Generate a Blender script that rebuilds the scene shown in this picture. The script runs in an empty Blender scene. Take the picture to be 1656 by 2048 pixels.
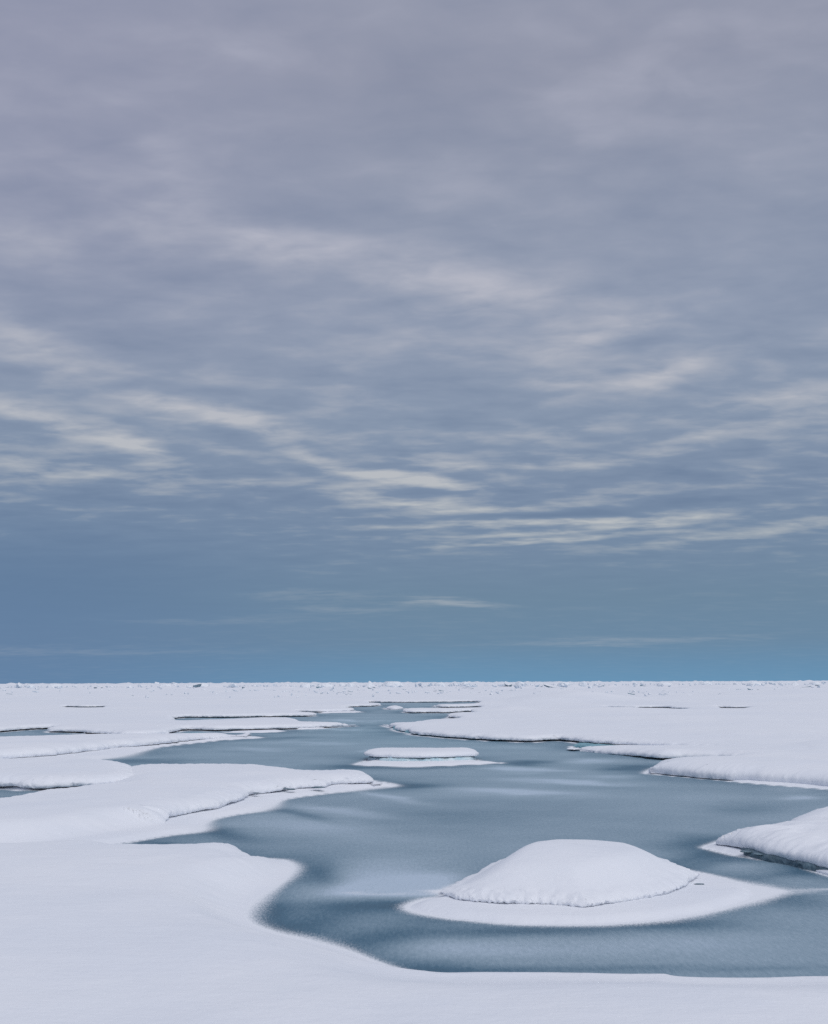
import bpy, bmesh, math, random
import numpy as np
from mathutils import Matrix, Vector, kdtree
from mathutils.geometry import delaunay_2d_cdt

SC = bpy.context.scene
COL = SC.collection
random.seed(7)
RNG = np.random.RandomState(11)

# ------------------------------------------------------------------ camera
W_PX, H_PX = 1656.0, 2048.0
F_PX = 1991.0
CAM_H = 3.5
PITCH = math.atan((1366.0 - 1024.0) / F_PX)
ROLL = math.radians(-0.21)
ROT = Matrix.Rotation(math.radians(90) + PITCH, 3, 'X') @ Matrix.Rotation(ROLL, 3, 'Z')
cam_data = bpy.data.cameras.new("camera")
cam = bpy.data.objects.new("camera", cam_data)
COL.objects.link(cam)
cam.location = (0, 0, CAM_H)
cam.rotation_euler = ROT.to_euler()
cam_data.sensor_fit = 'VERTICAL'
cam_data.sensor_height = 36.0
cam_data.lens = 36.0 * F_PX / H_PX
cam_data.clip_start = 0.1
cam_data.clip_end = 20000
SC.camera = cam
RN = np.array(ROT)

def ray(px, py):
    d = np.array([(px - W_PX / 2) / F_PX, -(py - H_PX / 2) / F_PX, -1.0])
    return RN @ d

def gp(px, py, z=0.0):
    d = ray(px, py)
    t = (z - CAM_H) / d[2]
    return (d[0] * t, d[1] * t)

def to_px(x, y, z=0.0):
    P = np.stack([x, y, np.zeros_like(x) + z - CAM_H])
    q = RN.T @ P
    return W_PX / 2 + F_PX * q[0] / -q[2], H_PX / 2 - F_PX * q[1] / -q[2]

# ------------------------------------------------------------------ view transform
SC.view_settings.view_transform = 'Standard'
SC.view_settings.look = 'None'
SC.view_settings.exposure = 0.0
SC.view_settings.gamma = 1.0
SC.render.engine = 'CYCLES'
SC.cycles.max_bounces = 6
SC.cycles.use_denoising = False

# ------------------------------------------------------------------ sun
SUN_EL, SUN_AZ = math.radians(45), math.radians(150)      # azimuth from +Y towards +X
sun_data = bpy.data.lights.new("sun", 'SUN')
sun_data.energy = 1.26
sun_data.angle = math.radians(60)
sun_data.color = (1.0, 0.95, 0.90)
sun = bpy.data.objects.new("sun", sun_data)
COL.objects.link(sun)
sdir = Vector((math.sin(SUN_AZ) * math.cos(SUN_EL), math.cos(SUN_AZ) * math.cos(SUN_EL), math.sin(SUN_EL)))
sun.rotation_euler = sdir.to_track_quat('Z', 'Y').to_euler()
sun.location = (0, 0, 50)

def lin(c):
    out = []
    for v in c:
        v = v / 255.0
        out.append(v / 12.92 if v <= 0.04045 else ((v + 0.055) / 1.055) ** 2.4)
    return (out[0], out[1], out[2], 1.0)

# ------------------------------------------------------------------ sky (world)
world = bpy.data.worlds.new("World")
SC.world = world
world.use_nodes = True
NT = world.node_tree
NT.nodes.clear()

class G:
    """tiny node-graph helper"""
    def __init__(s, nt): s.nt = nt
    def n(s, kind, **kw):
        nd = s.nt.nodes.new(kind)
        for k, v in kw.items(): setattr(nd, k, v)
        return nd
    def put(s, nd, i, v):
        if isinstance(v, bpy.types.NodeSocket): s.nt.links.new(v, nd.inputs[i])
        elif v is not None: nd.inputs[i].default_value = v
    def math(s, op, a, b=None, c=None, clamp=False):
        nd = s.n('ShaderNodeMath', operation=op); nd.use_clamp = clamp
        s.put(nd, 0, a); s.put(nd, 1, b)
        if c is not None: s.put(nd, 2, c)
        return nd.outputs[0]
    def vmath(s, op, a, b=None, out=0, scale=None):
        nd = s.n('ShaderNodeVectorMath', operation=op)
        s.put(nd, 0, a); s.put(nd, 1, b)
        if scale is not None: s.put(nd, 'Scale', scale)
        return nd.outputs[out]
    def comb(s, x, y, z=0.0):
        nd = s.n('ShaderNodeCombineXYZ'); s.put(nd, 0, x); s.put(nd, 1, y); s.put(nd, 2, z); return nd.outputs[0]
    def noise(s, vec, scale, detail=4, rough=0.55, out=0, dist=0.0):
        nd = s.n('ShaderNodeTexNoise'); s.put(nd, 'Vector', vec)
        nd.inputs['Scale'].default_value = scale; nd.inputs['Detail'].default_value = detail
        nd.inputs['Roughness'].default_value = rough; nd.inputs['Distortion'].default_value = dist
        return nd.outputs[out]
    def mapr(s, v, a, b, c=0.0, d=1.0, mode='SMOOTHSTEP'):
        nd = s.n('ShaderNodeMapRange', interpolation_type=mode)
        s.put(nd, 0, v)
        for i, q in zip((1, 2, 3, 4), (a, b, c, d)): s.put(nd, i, q)
        return nd.outputs[0]
    def mix(s, f, a, b, mode='MIX'):
        nd = s.n('ShaderNodeMixRGB', blend_type=mode); s.put(nd, 0, f); s.put(nd, 1, a); s.put(nd, 2, b); return nd.outputs[0]
    def ramp(s, v, stops):
        nd = s.n('ShaderNodeValToRGB'); s.put(nd, 0, v)
        el = nd.color_ramp.elements
        while len(el) > 1: el.remove(el[0])
        el[0].position, el[0].color = stops[0]
        for p, c in stops[1:]:
            e = el.new(p); e.color = c
        return nd.outputs[0]

g = G(NT)
D = g.n('ShaderNodeTexCoord').outputs['Generated']
sep = g.n('ShaderNodeSeparateXYZ'); g.put(sep, 0, D)
dx, dy, dz = sep.outputs
az = g.math('ARCTAN2', dx, dy)
el = g.math('ARCSINE', dz)
elc = g.math('MAXIMUM', dz, 0.0)
inv = g.math('DIVIDE', 1.0, g.math('ADD', elc, 0.07))
Q = g.comb(g.math('MULTIPLY', dx, inv), g.math('MULTIPLY', dy, inv), 0.0)   # point on the cloud deck
rq = g.n('ShaderNodeMapping'); g.put(rq, 0, Q)
rq.inputs['Rotation'].default_value = (0, 0, math.radians(12))
rq.inputs['Scale'].default_value = (1.0, 1.55, 1.0)
Qr = rq.outputs[0]
wn = g.noise(Qr, 1.3, 4, 0.6, out=1)
wv = g.vmath('SUBTRACT', wn, (0.5, 0.5, 0.5))
AE = g.comb(az, el, 0.0)
AEw = g.vmath('ADD', AE, g.vmath('MULTIPLY', wv, (0.060, 0.018, 0.0)))

def azel(px, py):
    d = ray(px, py); d = d / np.linalg.norm(d)
    return math.atan2(d[0], d[1]), math.asin(d[2])

# bright and dark cloud patches: photo place, half widths (px), tilt, strength
BL = [(585, 488, 130, 44, 0, .72), (400, 450, 170, 50, -12, .25), (900, 560, 210, 62, -12, .50), (800, 535, 70, 45, 0, .30), (1000, 580, 130, 30, 0, .22),
      (1190, 665, 120, 42, 12, .70), (1290, 655, 60, 25, 0, .25), (1190, 760, 120, 22, 0, .50), (1320, 745, 90, 34, 10, .65),
      (60, 690, 150, 45, -8, .45), (340, 310, 140, 40, -35, .25), (1130, 230, 100, 40, -30, .22), (1290, 160, 110, 40, 0, .20), (500, 90, 150, 60, 0, .12),
      (460, 840, 190, 24, -8, .75), (480, 835, 70, 20, -8, .45), (350, 800, 170, 26, -8, .3), (130, 850, 150, 26, -14, .60), (270, 890, 80, 26, -22, .55), (20, 820, 100, 20, -10, .4),
      (30, 930, 160, 18, 0, .4), (200, 950, 200, 18, 0, .28), (640, 920, 160, 16, -22, .45), (820, 917, 70, 16, 0, .6), (920, 936, 60, 12, 0, .5),
      (830, 962, 130, 14, -7, 1.0), (760, 955, 170, 26, -8, .3), (730, 995, 60, 18, -8, .45), (830, 1008, 90, 13, -4, .65), (900, 1000, 60, 10, 0, .3),
      (985, 1021, 170, 10, 2, .70), (930, 1055, 160, 7, 1, .60), (1130, 1044, 180, 9, 0, .62), (1170, 1060, 180, 8, 3, .70), (1080, 1083, 240, 6, 3, .70),
      (1010, 1072, 120, 6, 2, .4), (1330, 1035, 150, 16, 0, .38), (1500, 1065, 240, 12, 4, .48), (1250, 915, 180, 14, 3, .32), (1500, 855, 260, 16, 3, .36),
      (1600, 800, 160, 30, 5, .35), (1450, 810, 240, 24, 4, .25), (1010, 865, 180, 20, 0, .18), (1130, 930, 120, 12, 0, .28), (1250, 995, 140, 10, 0, .2),
      (900, 1210, 100, 6, -2, .5), (870, 1198, 60, 5, -2, .3), (620, 1190, 160, 14, 0, .18), (700, 1220, 120, 8, 0, .22), (1240, 1282, 220, 8, 1, .28),
      (400, 1240, 200, 8, 0, .15), (150, 1302, 300, 9, 0, .14), (600, 985, 260, 30, -8, .16), (1010, 640, 260, 110, 0, .14), (250, 480, 260, 80, 0, .14),
      (1560, 700, 180, 60, 0, .12),
      (140, 1130, 330, 110, 0, -.28), (1600, 500, 200, 260, 0, -.20), (700, 200, 300, 130, 10, -.16), (230, 60, 160, 150, 0, -.10), (920, 130, 160, 120, 0, -.10),
      (700, 420, 200, 60, 0, -.18), (1200, 500, 260, 60, 0, -.15), (150, 560, 160, 60, 0, -.16), (330, 690, 220, 40, 0, -.20), (960, 800, 240, 60, 0, -.12),
      (1000, 1160, 400, 50, 0, -.10), (1350, 1010, 160, 20, 0, -.2), (1180, 1025, 130, 9, 2, -.45), (1010, 1037, 130, 7, 2, -.4), (1060, 1066, 150, 4, 2, -.3), (440, 1010, 300, 26, 0, -.12), (880, 985, 100, 10, 0, -.35), (1360, 940, 200, 26, 0, -.12)]
acc = None
for (bx, by, rx, ry, tilt, amp) in BL:
    a0, e0 = azel(bx, by)
    m = g.n('ShaderNodeMapping', vector_type='TEXTURE')
    g.put(m, 0, AEw)
    m.inputs['Location'].default_value = (a0, e0, 0)
    m.inputs['Rotation'].default_value = (0, 0, math.radians(tilt))
    m.inputs['Scale'].default_value = (1.75 * rx / F_PX, 1.5 * ry / F_PX, 1)
    L = g.vmath('LENGTH', m.outputs[0], out=1)
    v = g.mapr(L, 0.0, 1.0, amp, 0.0)
    acc = v if acc is None else g.math('ADD', acc, v)

tex = g.noise(Qr, 3.2, 5, 0.5, dist=0.25)          # soft billows on the deck
fine = g.noise(Qr, 8.0, 4, 0.52, dist=0.3)
streak_m = g.n('ShaderNodeMapping'); g.put(streak_m, 0, AEw)
streak_m.inputs['Scale'].default_value = (5.0, 62.0, 1.0)
streak = g.noise(streak_m.outputs[0], 1.0, 4, 0.5)
texc = g.math('MULTIPLY', g.math('SUBTRACT', tex, 0.5), 1.8)
finec = g.math('MULTIPLY', g.math('SUBTRACT', fine, 0.5), 0.85)
strc = g.math('MULTIPLY', g.math('SUBTRACT', streak, 0.5), 0.55)
lowfade = g.mapr(el, 0.06, 0.21, 0.12, 1.0)
fadetop = g.mapr(el, 0.30, 0.62, 1.0, 0.6)
tx = g.math('ADD', g.math('MULTIPLY', texc, fadetop), finec)
tx = g.math('ADD', tx, g.math('MULTIPLY', strc, g.mapr(el, 0.16, 0.34, 1.0, 0.25)))
tx = g.math('MULTIPLY', tx, lowfade)
mod = g.math('MULTIPLY', acc, g.math('ADD', 0.9, g.math('ADD', g.math('MULTIPLY', g.math('SUBTRACT', tex, 0.5), 0.9), g.math('MULTIPLY', g.math('SUBTRACT', fine, 0.5), 1.3))))
B = g.math('ADD', mod, tx)

def epos(py):   # elevation fraction of the ramp (ramp spans 0..90 deg)
    return max(0.0, azel(828, py)[1]) / (math.pi / 2)
base = g.ramp(g.math('DIVIDE', el, math.pi / 2), [
    (0.0, lin((105, 149, 183))), (epos(1330), lin((104, 143, 175))), (epos(1285), lin((107, 137, 164))), (epos(1200), lin((110, 136, 160))),
    (epos(1100), lin((118, 139, 164))), (epos(1000), lin((124, 142, 167))), (epos(850), lin((137, 152, 174))),
    (epos(650), lin((146, 157, 178))), (epos(400), lin((148, 156, 176))), (epos(150), lin((149, 154, 173))), (epos(-60), lin((151, 156, 175))),
    (0.52, lin((192, 197, 212))), (0.66, lin((232, 238, 250))), (1.0, lin((246, 252, 255)))])
# left side a little bluer low down, more violet high up
azl = g.mapr(az, -0.42, 0.05, 1.0, 0.0)
lowl = g.math('MULTIPLY', azl, g.mapr(el, 0.05, 0.22, 0.75, 0.0))
base = g.mix(lowl, base, lin((98, 126, 162)))
hil = g.math('MULTIPLY', azl, g.mapr(el, 0.2, 0.5, 0.0, 0.6))
base = g.mix(hil, base, lin((150, 154, 177)))
lightc = g.ramp(g.math('MULTIPLY', el, 2.0), [(0.0, lin((166, 175, 189))), (0.25, lin((186, 191, 193))), (0.55, lin((184, 187, 196))), (1.0, lin((180, 182, 198)))])
up = g.math('MULTIPLY', g.math('MAXIMUM', B, 0.0), 0.95, clamp=True)
dn = g.math('MULTIPLY', g.math('MAXIMUM', g.math('MULTIPLY', B, -1.0), 0.0), 0.9, clamp=True)
c1 = g.mix(up, base, lightc)
darkc = g.mix(1.0, base, (0.60, 0.68, 0.78, 1), 'MULTIPLY')
c2 = g.mix(dn, c1, darkc)
nish = g.n('ShaderNodeTexSky', sky_type='NISHITA')
nish.sun_disc = False
nish.sun_elevation = SUN_EL
nish.sun_rotation = SUN_AZ
bg1 = g.n('ShaderNodeBackground'); g.put(bg1, 0, nish.outputs[0]); bg1.inputs[1].default_value = 0.05
bg2 = g.n('ShaderNodeBackground'); g.put(bg2, 0, c2); bg2.inputs[1].default_value = 1.0
mx = g.n('ShaderNodeMixShader'); mx.inputs[0].default_value = 0.97
NT.links.new(bg1.outputs[0], mx.inputs[1]); NT.links.new(bg2.outputs[0], mx.inputs[2])
wo = g.n('ShaderNodeOutputWorld'); NT.links.new(mx.outputs[0], wo.inputs[0])
world.cycles.sampling_method = 'MANUAL'
world.cycles.sample_map_resolution = 512

# ------------------------------------------------------------------ noise
_P = np.random.RandomState(3).permutation(256)
_P = np.concatenate([_P, _P, _P])
_GR = np.random.RandomState(5).normal(size=(256, 3)); _GR /= np.linalg.norm(_GR, axis=1)[:, None]

def perlin(x, y, z=0.0):
    x = np.asarray(x, float); y = np.asarray(y, float); z = np.zeros_like(x) + z
    xi = np.floor(x).astype(int); yi = np.floor(y).astype(int); zi = np.floor(z).astype(int)
    xf, yf, zf = x - xi, y - yi, z - zi
    u, v, w = [t * t * t * (t * (t * 6 - 15) + 10) for t in (xf, yf, zf)]
    def gr(i, j, k):
        h = _P[_P[_P[(xi + i) & 255] + ((yi + j) & 255)] + ((zi + k) & 255)]
        q = _GR[h]
        return q[..., 0] * (xf - i) + q[..., 1] * (yf - j) + q[..., 2] * (zf - k)
    def lerp(a, b, t): return a + (b - a) * t
    x00 = lerp(gr(0, 0, 0), gr(1, 0, 0), u); x10 = lerp(gr(0, 1, 0), gr(1, 1, 0), u)
    x01 = lerp(gr(0, 0, 1), gr(1, 0, 1), u); x11 = lerp(gr(0, 1, 1), gr(1, 1, 1), u)
    return lerp(lerp(x00, x10, v), lerp(x01, x11, v), w) * 1.6

def fbm(x, y, z=0.0, o=4, r=0.5):
    s = 0; a = 1.0; f = 1.0; t = 0
    for i in range(o):
        s = s + a * perlin(x * f + 17.3 * i, y * f - 9.1 * i, (z * f if not np.isscalar(z) else z + 3.7 * i)); t += a; a *= r; f *= 2.03
    return s / t

def sstep(a, b, x):
    t = np.clip((x - a) / (b - a), 0, 1)
    return t * t * (3 - 2 * t)

# ------------------------------------------------------------------ materials
def new_mat(name):
    m = bpy.data.materials.new(name); m.use_nodes = True
    m.node_tree.nodes.clear()
    gg = G(m.node_tree)
    out = gg.n('ShaderNodeOutputMaterial'); bs = gg.n('ShaderNodeBsdfPrincipled')
    m.node_tree.links.new(bs.outputs[0], out.inputs[0])
    return m, gg, bs

def bump(gg, h, strength, dist, normal=None):
    b = gg.n('ShaderNodeBump'); b.inputs['Strength'].default_value = strength; b.inputs['Distance'].default_value = dist
    gg.put(b, 'Height', h)
    if normal is not None: gg.put(b, 'Normal', normal)
    return b.outputs[0]

SNOW_C = (0.80, 0.825, 0.875, 1)
def snow_material(name, far=False):
    m, gg, bs = new_mat(name)
    pos = gg.n('ShaderNodeNewGeometry').outputs['Position']
    big = gg.noise(pos, 0.35 if not far else 0.05, 4, 0.6)
    grain = gg.noise(pos, 28.0 if not far else 2.5, 4, 0.85)
    c = gg.mix(gg.mapr(big, 0.3, 0.7), (0.775, 0.805, 0.865, 1), (0.82, 0.84, 0.885, 1))
    c = gg.mix(gg.mapr(grain, 0.25, 0.75, 0.0, 0.20), c, (0.66, 0.71, 0.80, 1))
    gg.put(bs, 'Base Color', c)
    bs.inputs['Roughness'].default_value = 0.75
    bs.inputs['Specular IOR Level'].default_value = 0.25
    if not far:
        sm = gg.n('ShaderNodeMapping'); gg.put(sm, 0, pos); sm.inputs['Scale'].default_value = (0.7, 2.2, 1.5); sm.inputs['Rotation'].default_value = (0, 0, .3)
        n0 = bump(gg, gg.noise(sm.outputs[0], 1.1, 4, 0.6), 0.35, 0.06)
        n1 = bump(gg, gg.noise(pos, 7.0, 5, 0.6), 0.30, 0.03, n0)
        n2 = bump(gg, gg.noise(pos, 95.0, 3, 0.7), 0.45, 0.004, n1)
    else:
        n1 = bump(gg, gg.noise(pos, 0.8, 5, 0.65), 0.35, 0.18)
        n2 = bump(gg, gg.noise(pos, 7.0, 3, 0.7), 0.3, 0.03, n1)
    gg.put(bs, 'Normal', n2)
    return m
M_SNOW = snow_material("snow")
M_SNOWFAR = snow_material("far_snow", True)

def ice_material(name, c0, c1, scale, rough=0.35):
    m, gg, bs = new_mat(name)
    pos = gg.n('ShaderNodeNewGeometry').outputs['Position']
    nz = gg.noise(pos, scale, 5, 0.65)
    gg.put(bs, 'Base Color', gg.mix(gg.mapr(nz, 0.3, 0.7), c0, c1))
    bs.inputs['Roughness'].default_value = rough
    gg.put(bs, 'Normal', bump(gg, gg.noise(pos, scale * 3, 4, 0.6), 0.5, 0.03))
    return m
M_ICEBASE = ice_material("turquoise_ice", (0.09, 0.25, 0.31, 1), (0.26, 0.50, 0.58, 1), 2.5)
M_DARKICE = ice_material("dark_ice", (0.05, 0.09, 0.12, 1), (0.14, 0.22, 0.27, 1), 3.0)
M_PALEICE = ice_material("pale_ice", (0.38, 0.56, 0.66, 1), (0.62, 0.74, 0.82, 1), 1.0, 0.5)
M_TABLEICE = ice_material("glassy_pale_ice", (0.42, 0.60, 0.68, 1), (0.70, 0.80, 0.85, 1), 2.2, 0.4)

# block material: snow where a face looks up, bare ice where it is steep
def block_material(name, ice, dark):
    m, gg, bs = new_mat(name)
    geo = gg.n('ShaderNodeNewGeometry')
    s = gg.n('ShaderNodeSeparateXYZ'); gg.put(s, 0, geo.outputs['Normal'])
    nz = gg.noise(geo.outputs['Position'], 0.9, 4, 0.7)
    f = gg.mapr(gg.math('ADD', s.outputs[2], gg.math('MULTIPLY', gg.math('SUBTRACT', nz, 0.5), 0.9)), 0.0, 0.35)
    body = gg.mix(gg.mapr(nz, 0.4, 0.62), ice, dark)
    gg.put(bs, 'Base Color', gg.mix(f, body, (0.78, 0.815, 0.865, 1)))
    bs.inputs['Roughness'].default_value = 0.65
    gg.put(bs, 'Normal', bump(gg, gg.noise(geo.outputs['Position'], 2.5, 4, 0.7), 0.5, 0.25))
    return m
M_BLOCK = block_material("snowy_ice_block", (0.66, 0.73, 0.81, 1), (0.40, 0.50, 0.60, 1))
M_BLOCKDARK = block_material("shaded_ice_slab", (0.20, 0.30, 0.37, 1), (0.07, 0.12, 0.16, 1))  # dark body colour carries ridge-slot shade as well as dark ice faces
M_BLOCKTEAL = block_material("teal_ice_slab", (0.26, 0.40, 0.46, 1), (0.14, 0.25, 0.31, 1))

# ------------------------------------------------------------------ outlines and snow sheets
def catmull(P, closed=True, step=4.0):
    """P: rows (px,py,z,...) -> densified rows; interpolation in picture-angle space"""
    P = np.array(P, float); n = len(P); out = []
    for i in range(n):
        p0, p1, p2, p3 = P[(i - 1) % n], P[i], P[(i + 1) % n], P[(i + 2) % n]
        L = max(1.0, np.hypot(p2[0] - p1[0], (p2[1] - p1[1]) * 1.0))
        k = int(max(3, min(240, L / step)))
        def tj(t, a, b): return t + max(1e-3, np.hypot(b[0] - a[0], b[1] - a[1])) ** 0.5
        t0 = 0; t1 = tj(t0, p0, p1); t2 = tj(t1, p1, p2); t3 = tj(t2, p2, p3)
        for t in np.linspace(t1, t2, k, endpoint=False):
            A1 = (t1 - t) / (t1 - t0) * p0 + (t - t0) / (t1 - t0) * p1
            A2 = (t2 - t) / (t2 - t1) * p1 + (t - t1) / (t2 - t1) * p2
            A3 = (t3 - t) / (t3 - t2) * p2 + (t - t2) / (t3 - t2) * p3
            B1 = (t2 - t) / (t2 - t0) * A1 + (t - t0) / (t2 - t0) * A2
            B2 = (t3 - t) / (t3 - t1) * A2 + (t - t1) / (t3 - t1) * A3
            r = (t2 - t) / (t2 - t1) * B1 + (t - t1) / (t2 - t1) * B2
            lo = np.minimum(p1, p2); hi = np.maximum(p1, p2)
            r[2:] = np.clip(r[2:], lo[2:], hi[2:])
            out.append(r)
    return np.array(out)

class Outline:
    """closed outline on the ground; attributes per point: z,H,g(entle),W(idth),soft"""
    def __init__(s, pts, H=0.4, jag=0.04, kedge=0.0013, minstep=0.02, seed=0, outer=True):
        rows = []
        for p in pts:
            if p[0] == 'w':      # a world point
                _, x, y, o = p
                px, py = None, None
            o = dict(p[-1]) if isinstance(p[-1], dict) else {}
            h = o.get('H', H)
            if p[0] == 'w': rows.append(('w', p[1], p[2], o, h))
            else:
                z = o.get('z', h if o.get('b') else 0.06)
                rows.append(('p', p[0], p[1], o, h, z))
        # spline runs of picture points in picture space, world points joined straight
        seq = []
        P = [(r[1], r[2], r[5], r[4], r[3].get('g', 0.0), r[3].get('W', 1.0), 1.0 if r[3].get('s') else 0.0) for r in rows if r[0] == 'p']
        dens = catmull(P)
        xy = np.array([gp(r[0], r[1], r[2]) for r in dens])
        at = dens[:, 3:]
        if len(P) != len(rows):        # drop the closing spline span and insert the world points instead
            wp = np.array([(r[1], r[2]) for r in rows if r[0] == 'w'])
            n_last = 0
            lastp = P[-1]; fp = P[0]
            L = max(1.0, np.hypot(fp[0] - lastp[0], fp[1] - lastp[1])); k = int(max(3, min(240, L / 4.0)))
            xy = xy[:len(xy) - k + 1]; at = at[:len(at) - k + 1]
            wa = np.array([(r[4], r[3].get('g', 0), r[3].get('W', 1), 1.0 if r[3].get('s') else 0.0) for r in rows if r[0] == 'w'])
            xy = np.vstack([xy, wp]); at = np.vstack([at, wa])
        # orient counter-clockwise
        a = 0.5 * np.sum(xy[:, 0] * np.roll(xy[:, 1], -1) - np.roll(xy[:, 0], -1) * xy[:, 1])
        if (a < 0): xy = xy[::-1]; at = at[::-1]
        # resample with a step that follows the distance
        nx, na = [], []
        n = len(xy)
        for i in range(n):
            p, q = xy[i], xy[(i + 1) % n]
            L = np.hypot(*(q - p)); dist = max(6.0, np.hypot(*((p + q) / 2)))
            st = max(minstep, kedge * dist)
            k = max(1, int(round(L / st)))
            k = min(k, 400)
            for j in range(k):
                t = j / k
                nx.append(p + (q - p) * t); na.append(at[i] + (at[(i + 1) % n] - at[i]) * t)
        xy = np.array(nx); at = np.array(na)
        # thin points that are too close together
        keep = [0]
        for i in range(1, len(xy)):
            d = np.hypot(*(xy[i] - xy[keep[-1]]))
            if d > 0.6 * max(minstep, kedge * max(6.0, np.hypot(*xy[i]))): keep.append(i)
        xy = xy[keep]; at = at[keep]
        tan = np.roll(xy, -1, 0) - np.roll(xy, 1, 0)
        tan /= np.maximum(1e-9, np.hypot(tan[:, 0], tan[:, 1]))[:, None]
        nin = np.stack([-tan[:, 1], tan[:, 0]], 1)
        dist = np.hypot(xy[:, 0], xy[:, 1])
        j = fbm(xy[:, 0] * 1.3 + seed, xy[:, 1] * 1.3, seed * 1.7, 5, 0.62) * jag * 1.8 + fbm(xy[:, 0] * 0.35 + seed, xy[:, 1] * 0.35, 5.1, 3, 0.5) * jag * 2.0
        j = j * np.clip(dist / 22.0, 0.7, 4.0)
        xy = xy + nin * j[:, None]
        s.xy, s.at, s.nin, s.H = xy, at, nin, H
        s.normals()
    def normals(s):
        xy = s.xy
        tan = np.roll(xy, -2, 0) - np.roll(xy, 2, 0)
        for w in (1, 2, 4, 6): tan = tan + (np.roll(tan, w, 0) + np.roll(tan, -w, 0)) * 0.5
        tan /= np.maximum(1e-9, np.hypot(tan[:, 0], tan[:, 1]))[:, None]
        s.nin = np.stack([-tan[:, 1], tan[:, 0]], 1)
    def flip(s):        # used as a hole
        s.xy = s.xy[::-1].copy(); s.at = s.at[::-1].copy(); s.normals(); return s

def inside(P, poly):
    """even-odd test, P (n,2)"""
    res = np.zeros(len(P), bool)
    x1, y1 = poly[:, 0], poly[:, 1]; x2, y2 = np.roll(x1, -1), np.roll(y1, -1)
    order = np.argsort(P[:, 1])
    for i0 in range(0, len(P), 2000):
        idx = order[i0:i0 + 2000]
        q = P[idx]
        lo, hi = q[:, 1].min(), q[:, 1].max()
        m = (np.minimum(y1, y2) <= hi) & (np.maximum(y1, y2) >= lo)
        a1, b1, a2, b2 = x1[m], y1[m], x2[m], y2[m]
        c = (b1[None] > q[:, 1:2]) != (b2[None] > q[:, 1:2])
        xx = (a2 - a1)[None] * (q[:, 1:2] - b1[None]) / np.where(b2 == b1, 1e-12, b2 - b1)[None] + a1[None]
        res[idx] = (np.sum(c & (q[:, 0:1] < xx), axis=1) % 2) == 1
    return res

class Field:
    """nearest-outline lookups over a set of outlines (outer + holes)"""
    def __init__(s, outs):
        s.outs = outs
        s.xy = np.vstack([o.xy for o in outs]); s.at = np.vstack([o.at for o in outs]); s.nin = np.vstack([o.nin for o in outs])
        s.nxt = np.concatenate([np.roll(np.arange(len(o.xy)), -1) + b for o, b in zip(outs, np.cumsum([0] + [len(o.xy) for o in outs[:-1]]))])
        s.prv = np.concatenate([np.roll(np.arange(len(o.xy)), 1) + b for o, b in zip(outs, np.cumsum([0] + [len(o.xy) for o in outs[:-1]]))])
        s.kd = kdtree.KDTree(len(s.xy))
        for i, p in enumerate(s.xy): s.kd.insert((p[0], p[1], 0), i)
        s.kd.balance()
        s.hard = s.at[:, 3] < 0.5
        s.kh = None
        if not s.hard.all() and s.hard.any():
            idx = np.nonzero(s.hard)[0]
            s.kh = kdtree.KDTree(len(idx))
            for i in idx: s.kh.insert((s.xy[i][0], s.xy[i][1], 0), int(i))
            s.kh.balance()
            idx2 = np.nonzero(~s.hard)[0]
            s.ks = kdtree.KDTree(len(idx2))
            for i in idx2: s.ks.insert((s.xy[i][0], s.xy[i][1], 0), int(i))
            s.ks.balance()
    def near(s, P, kd=None):
        kd = kd or s.kd
        f = kd.find
        r = [f((p[0], p[1], 0)) for p in P]
        idx = np.array([q[1] for q in r], int)
        d = np.array([q[2] for q in r])
        best = d.copy()
        for nb in (s.nxt[idx], s.prv[idx]):
            a = s.xy[idx]; b = s.xy[nb]
            ab = b - a; t = np.clip(np.sum((P - a) * ab, 1) / np.maximum(1e-12, np.sum(ab * ab, 1)), 0, 1)
            q = a + ab * t[:, None]
            best = np.minimum(best, np.hypot(*(P - q).T))
        return idx, best
    def inside(s, P):
        r = inside(P, s.outs[0].xy)
        for o in s.outs[1:]: r &= ~inside(P, o.xy)
        return r

KN_S = np.array([0.0, 0.07, 0.15, 0.24, 0.34, 0.46, 0.60, 0.78, 1.0])
KN_I = np.array([0.34, 0.10, 0.00, 0.01, 0.10, 0.32, 0.72, 1.35, 2.20])
KN_Z = np.array([0.00, 0.05, 0.16, 0.32, 0.48, 0.64, 0.79, 0.92, 1.0])

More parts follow.
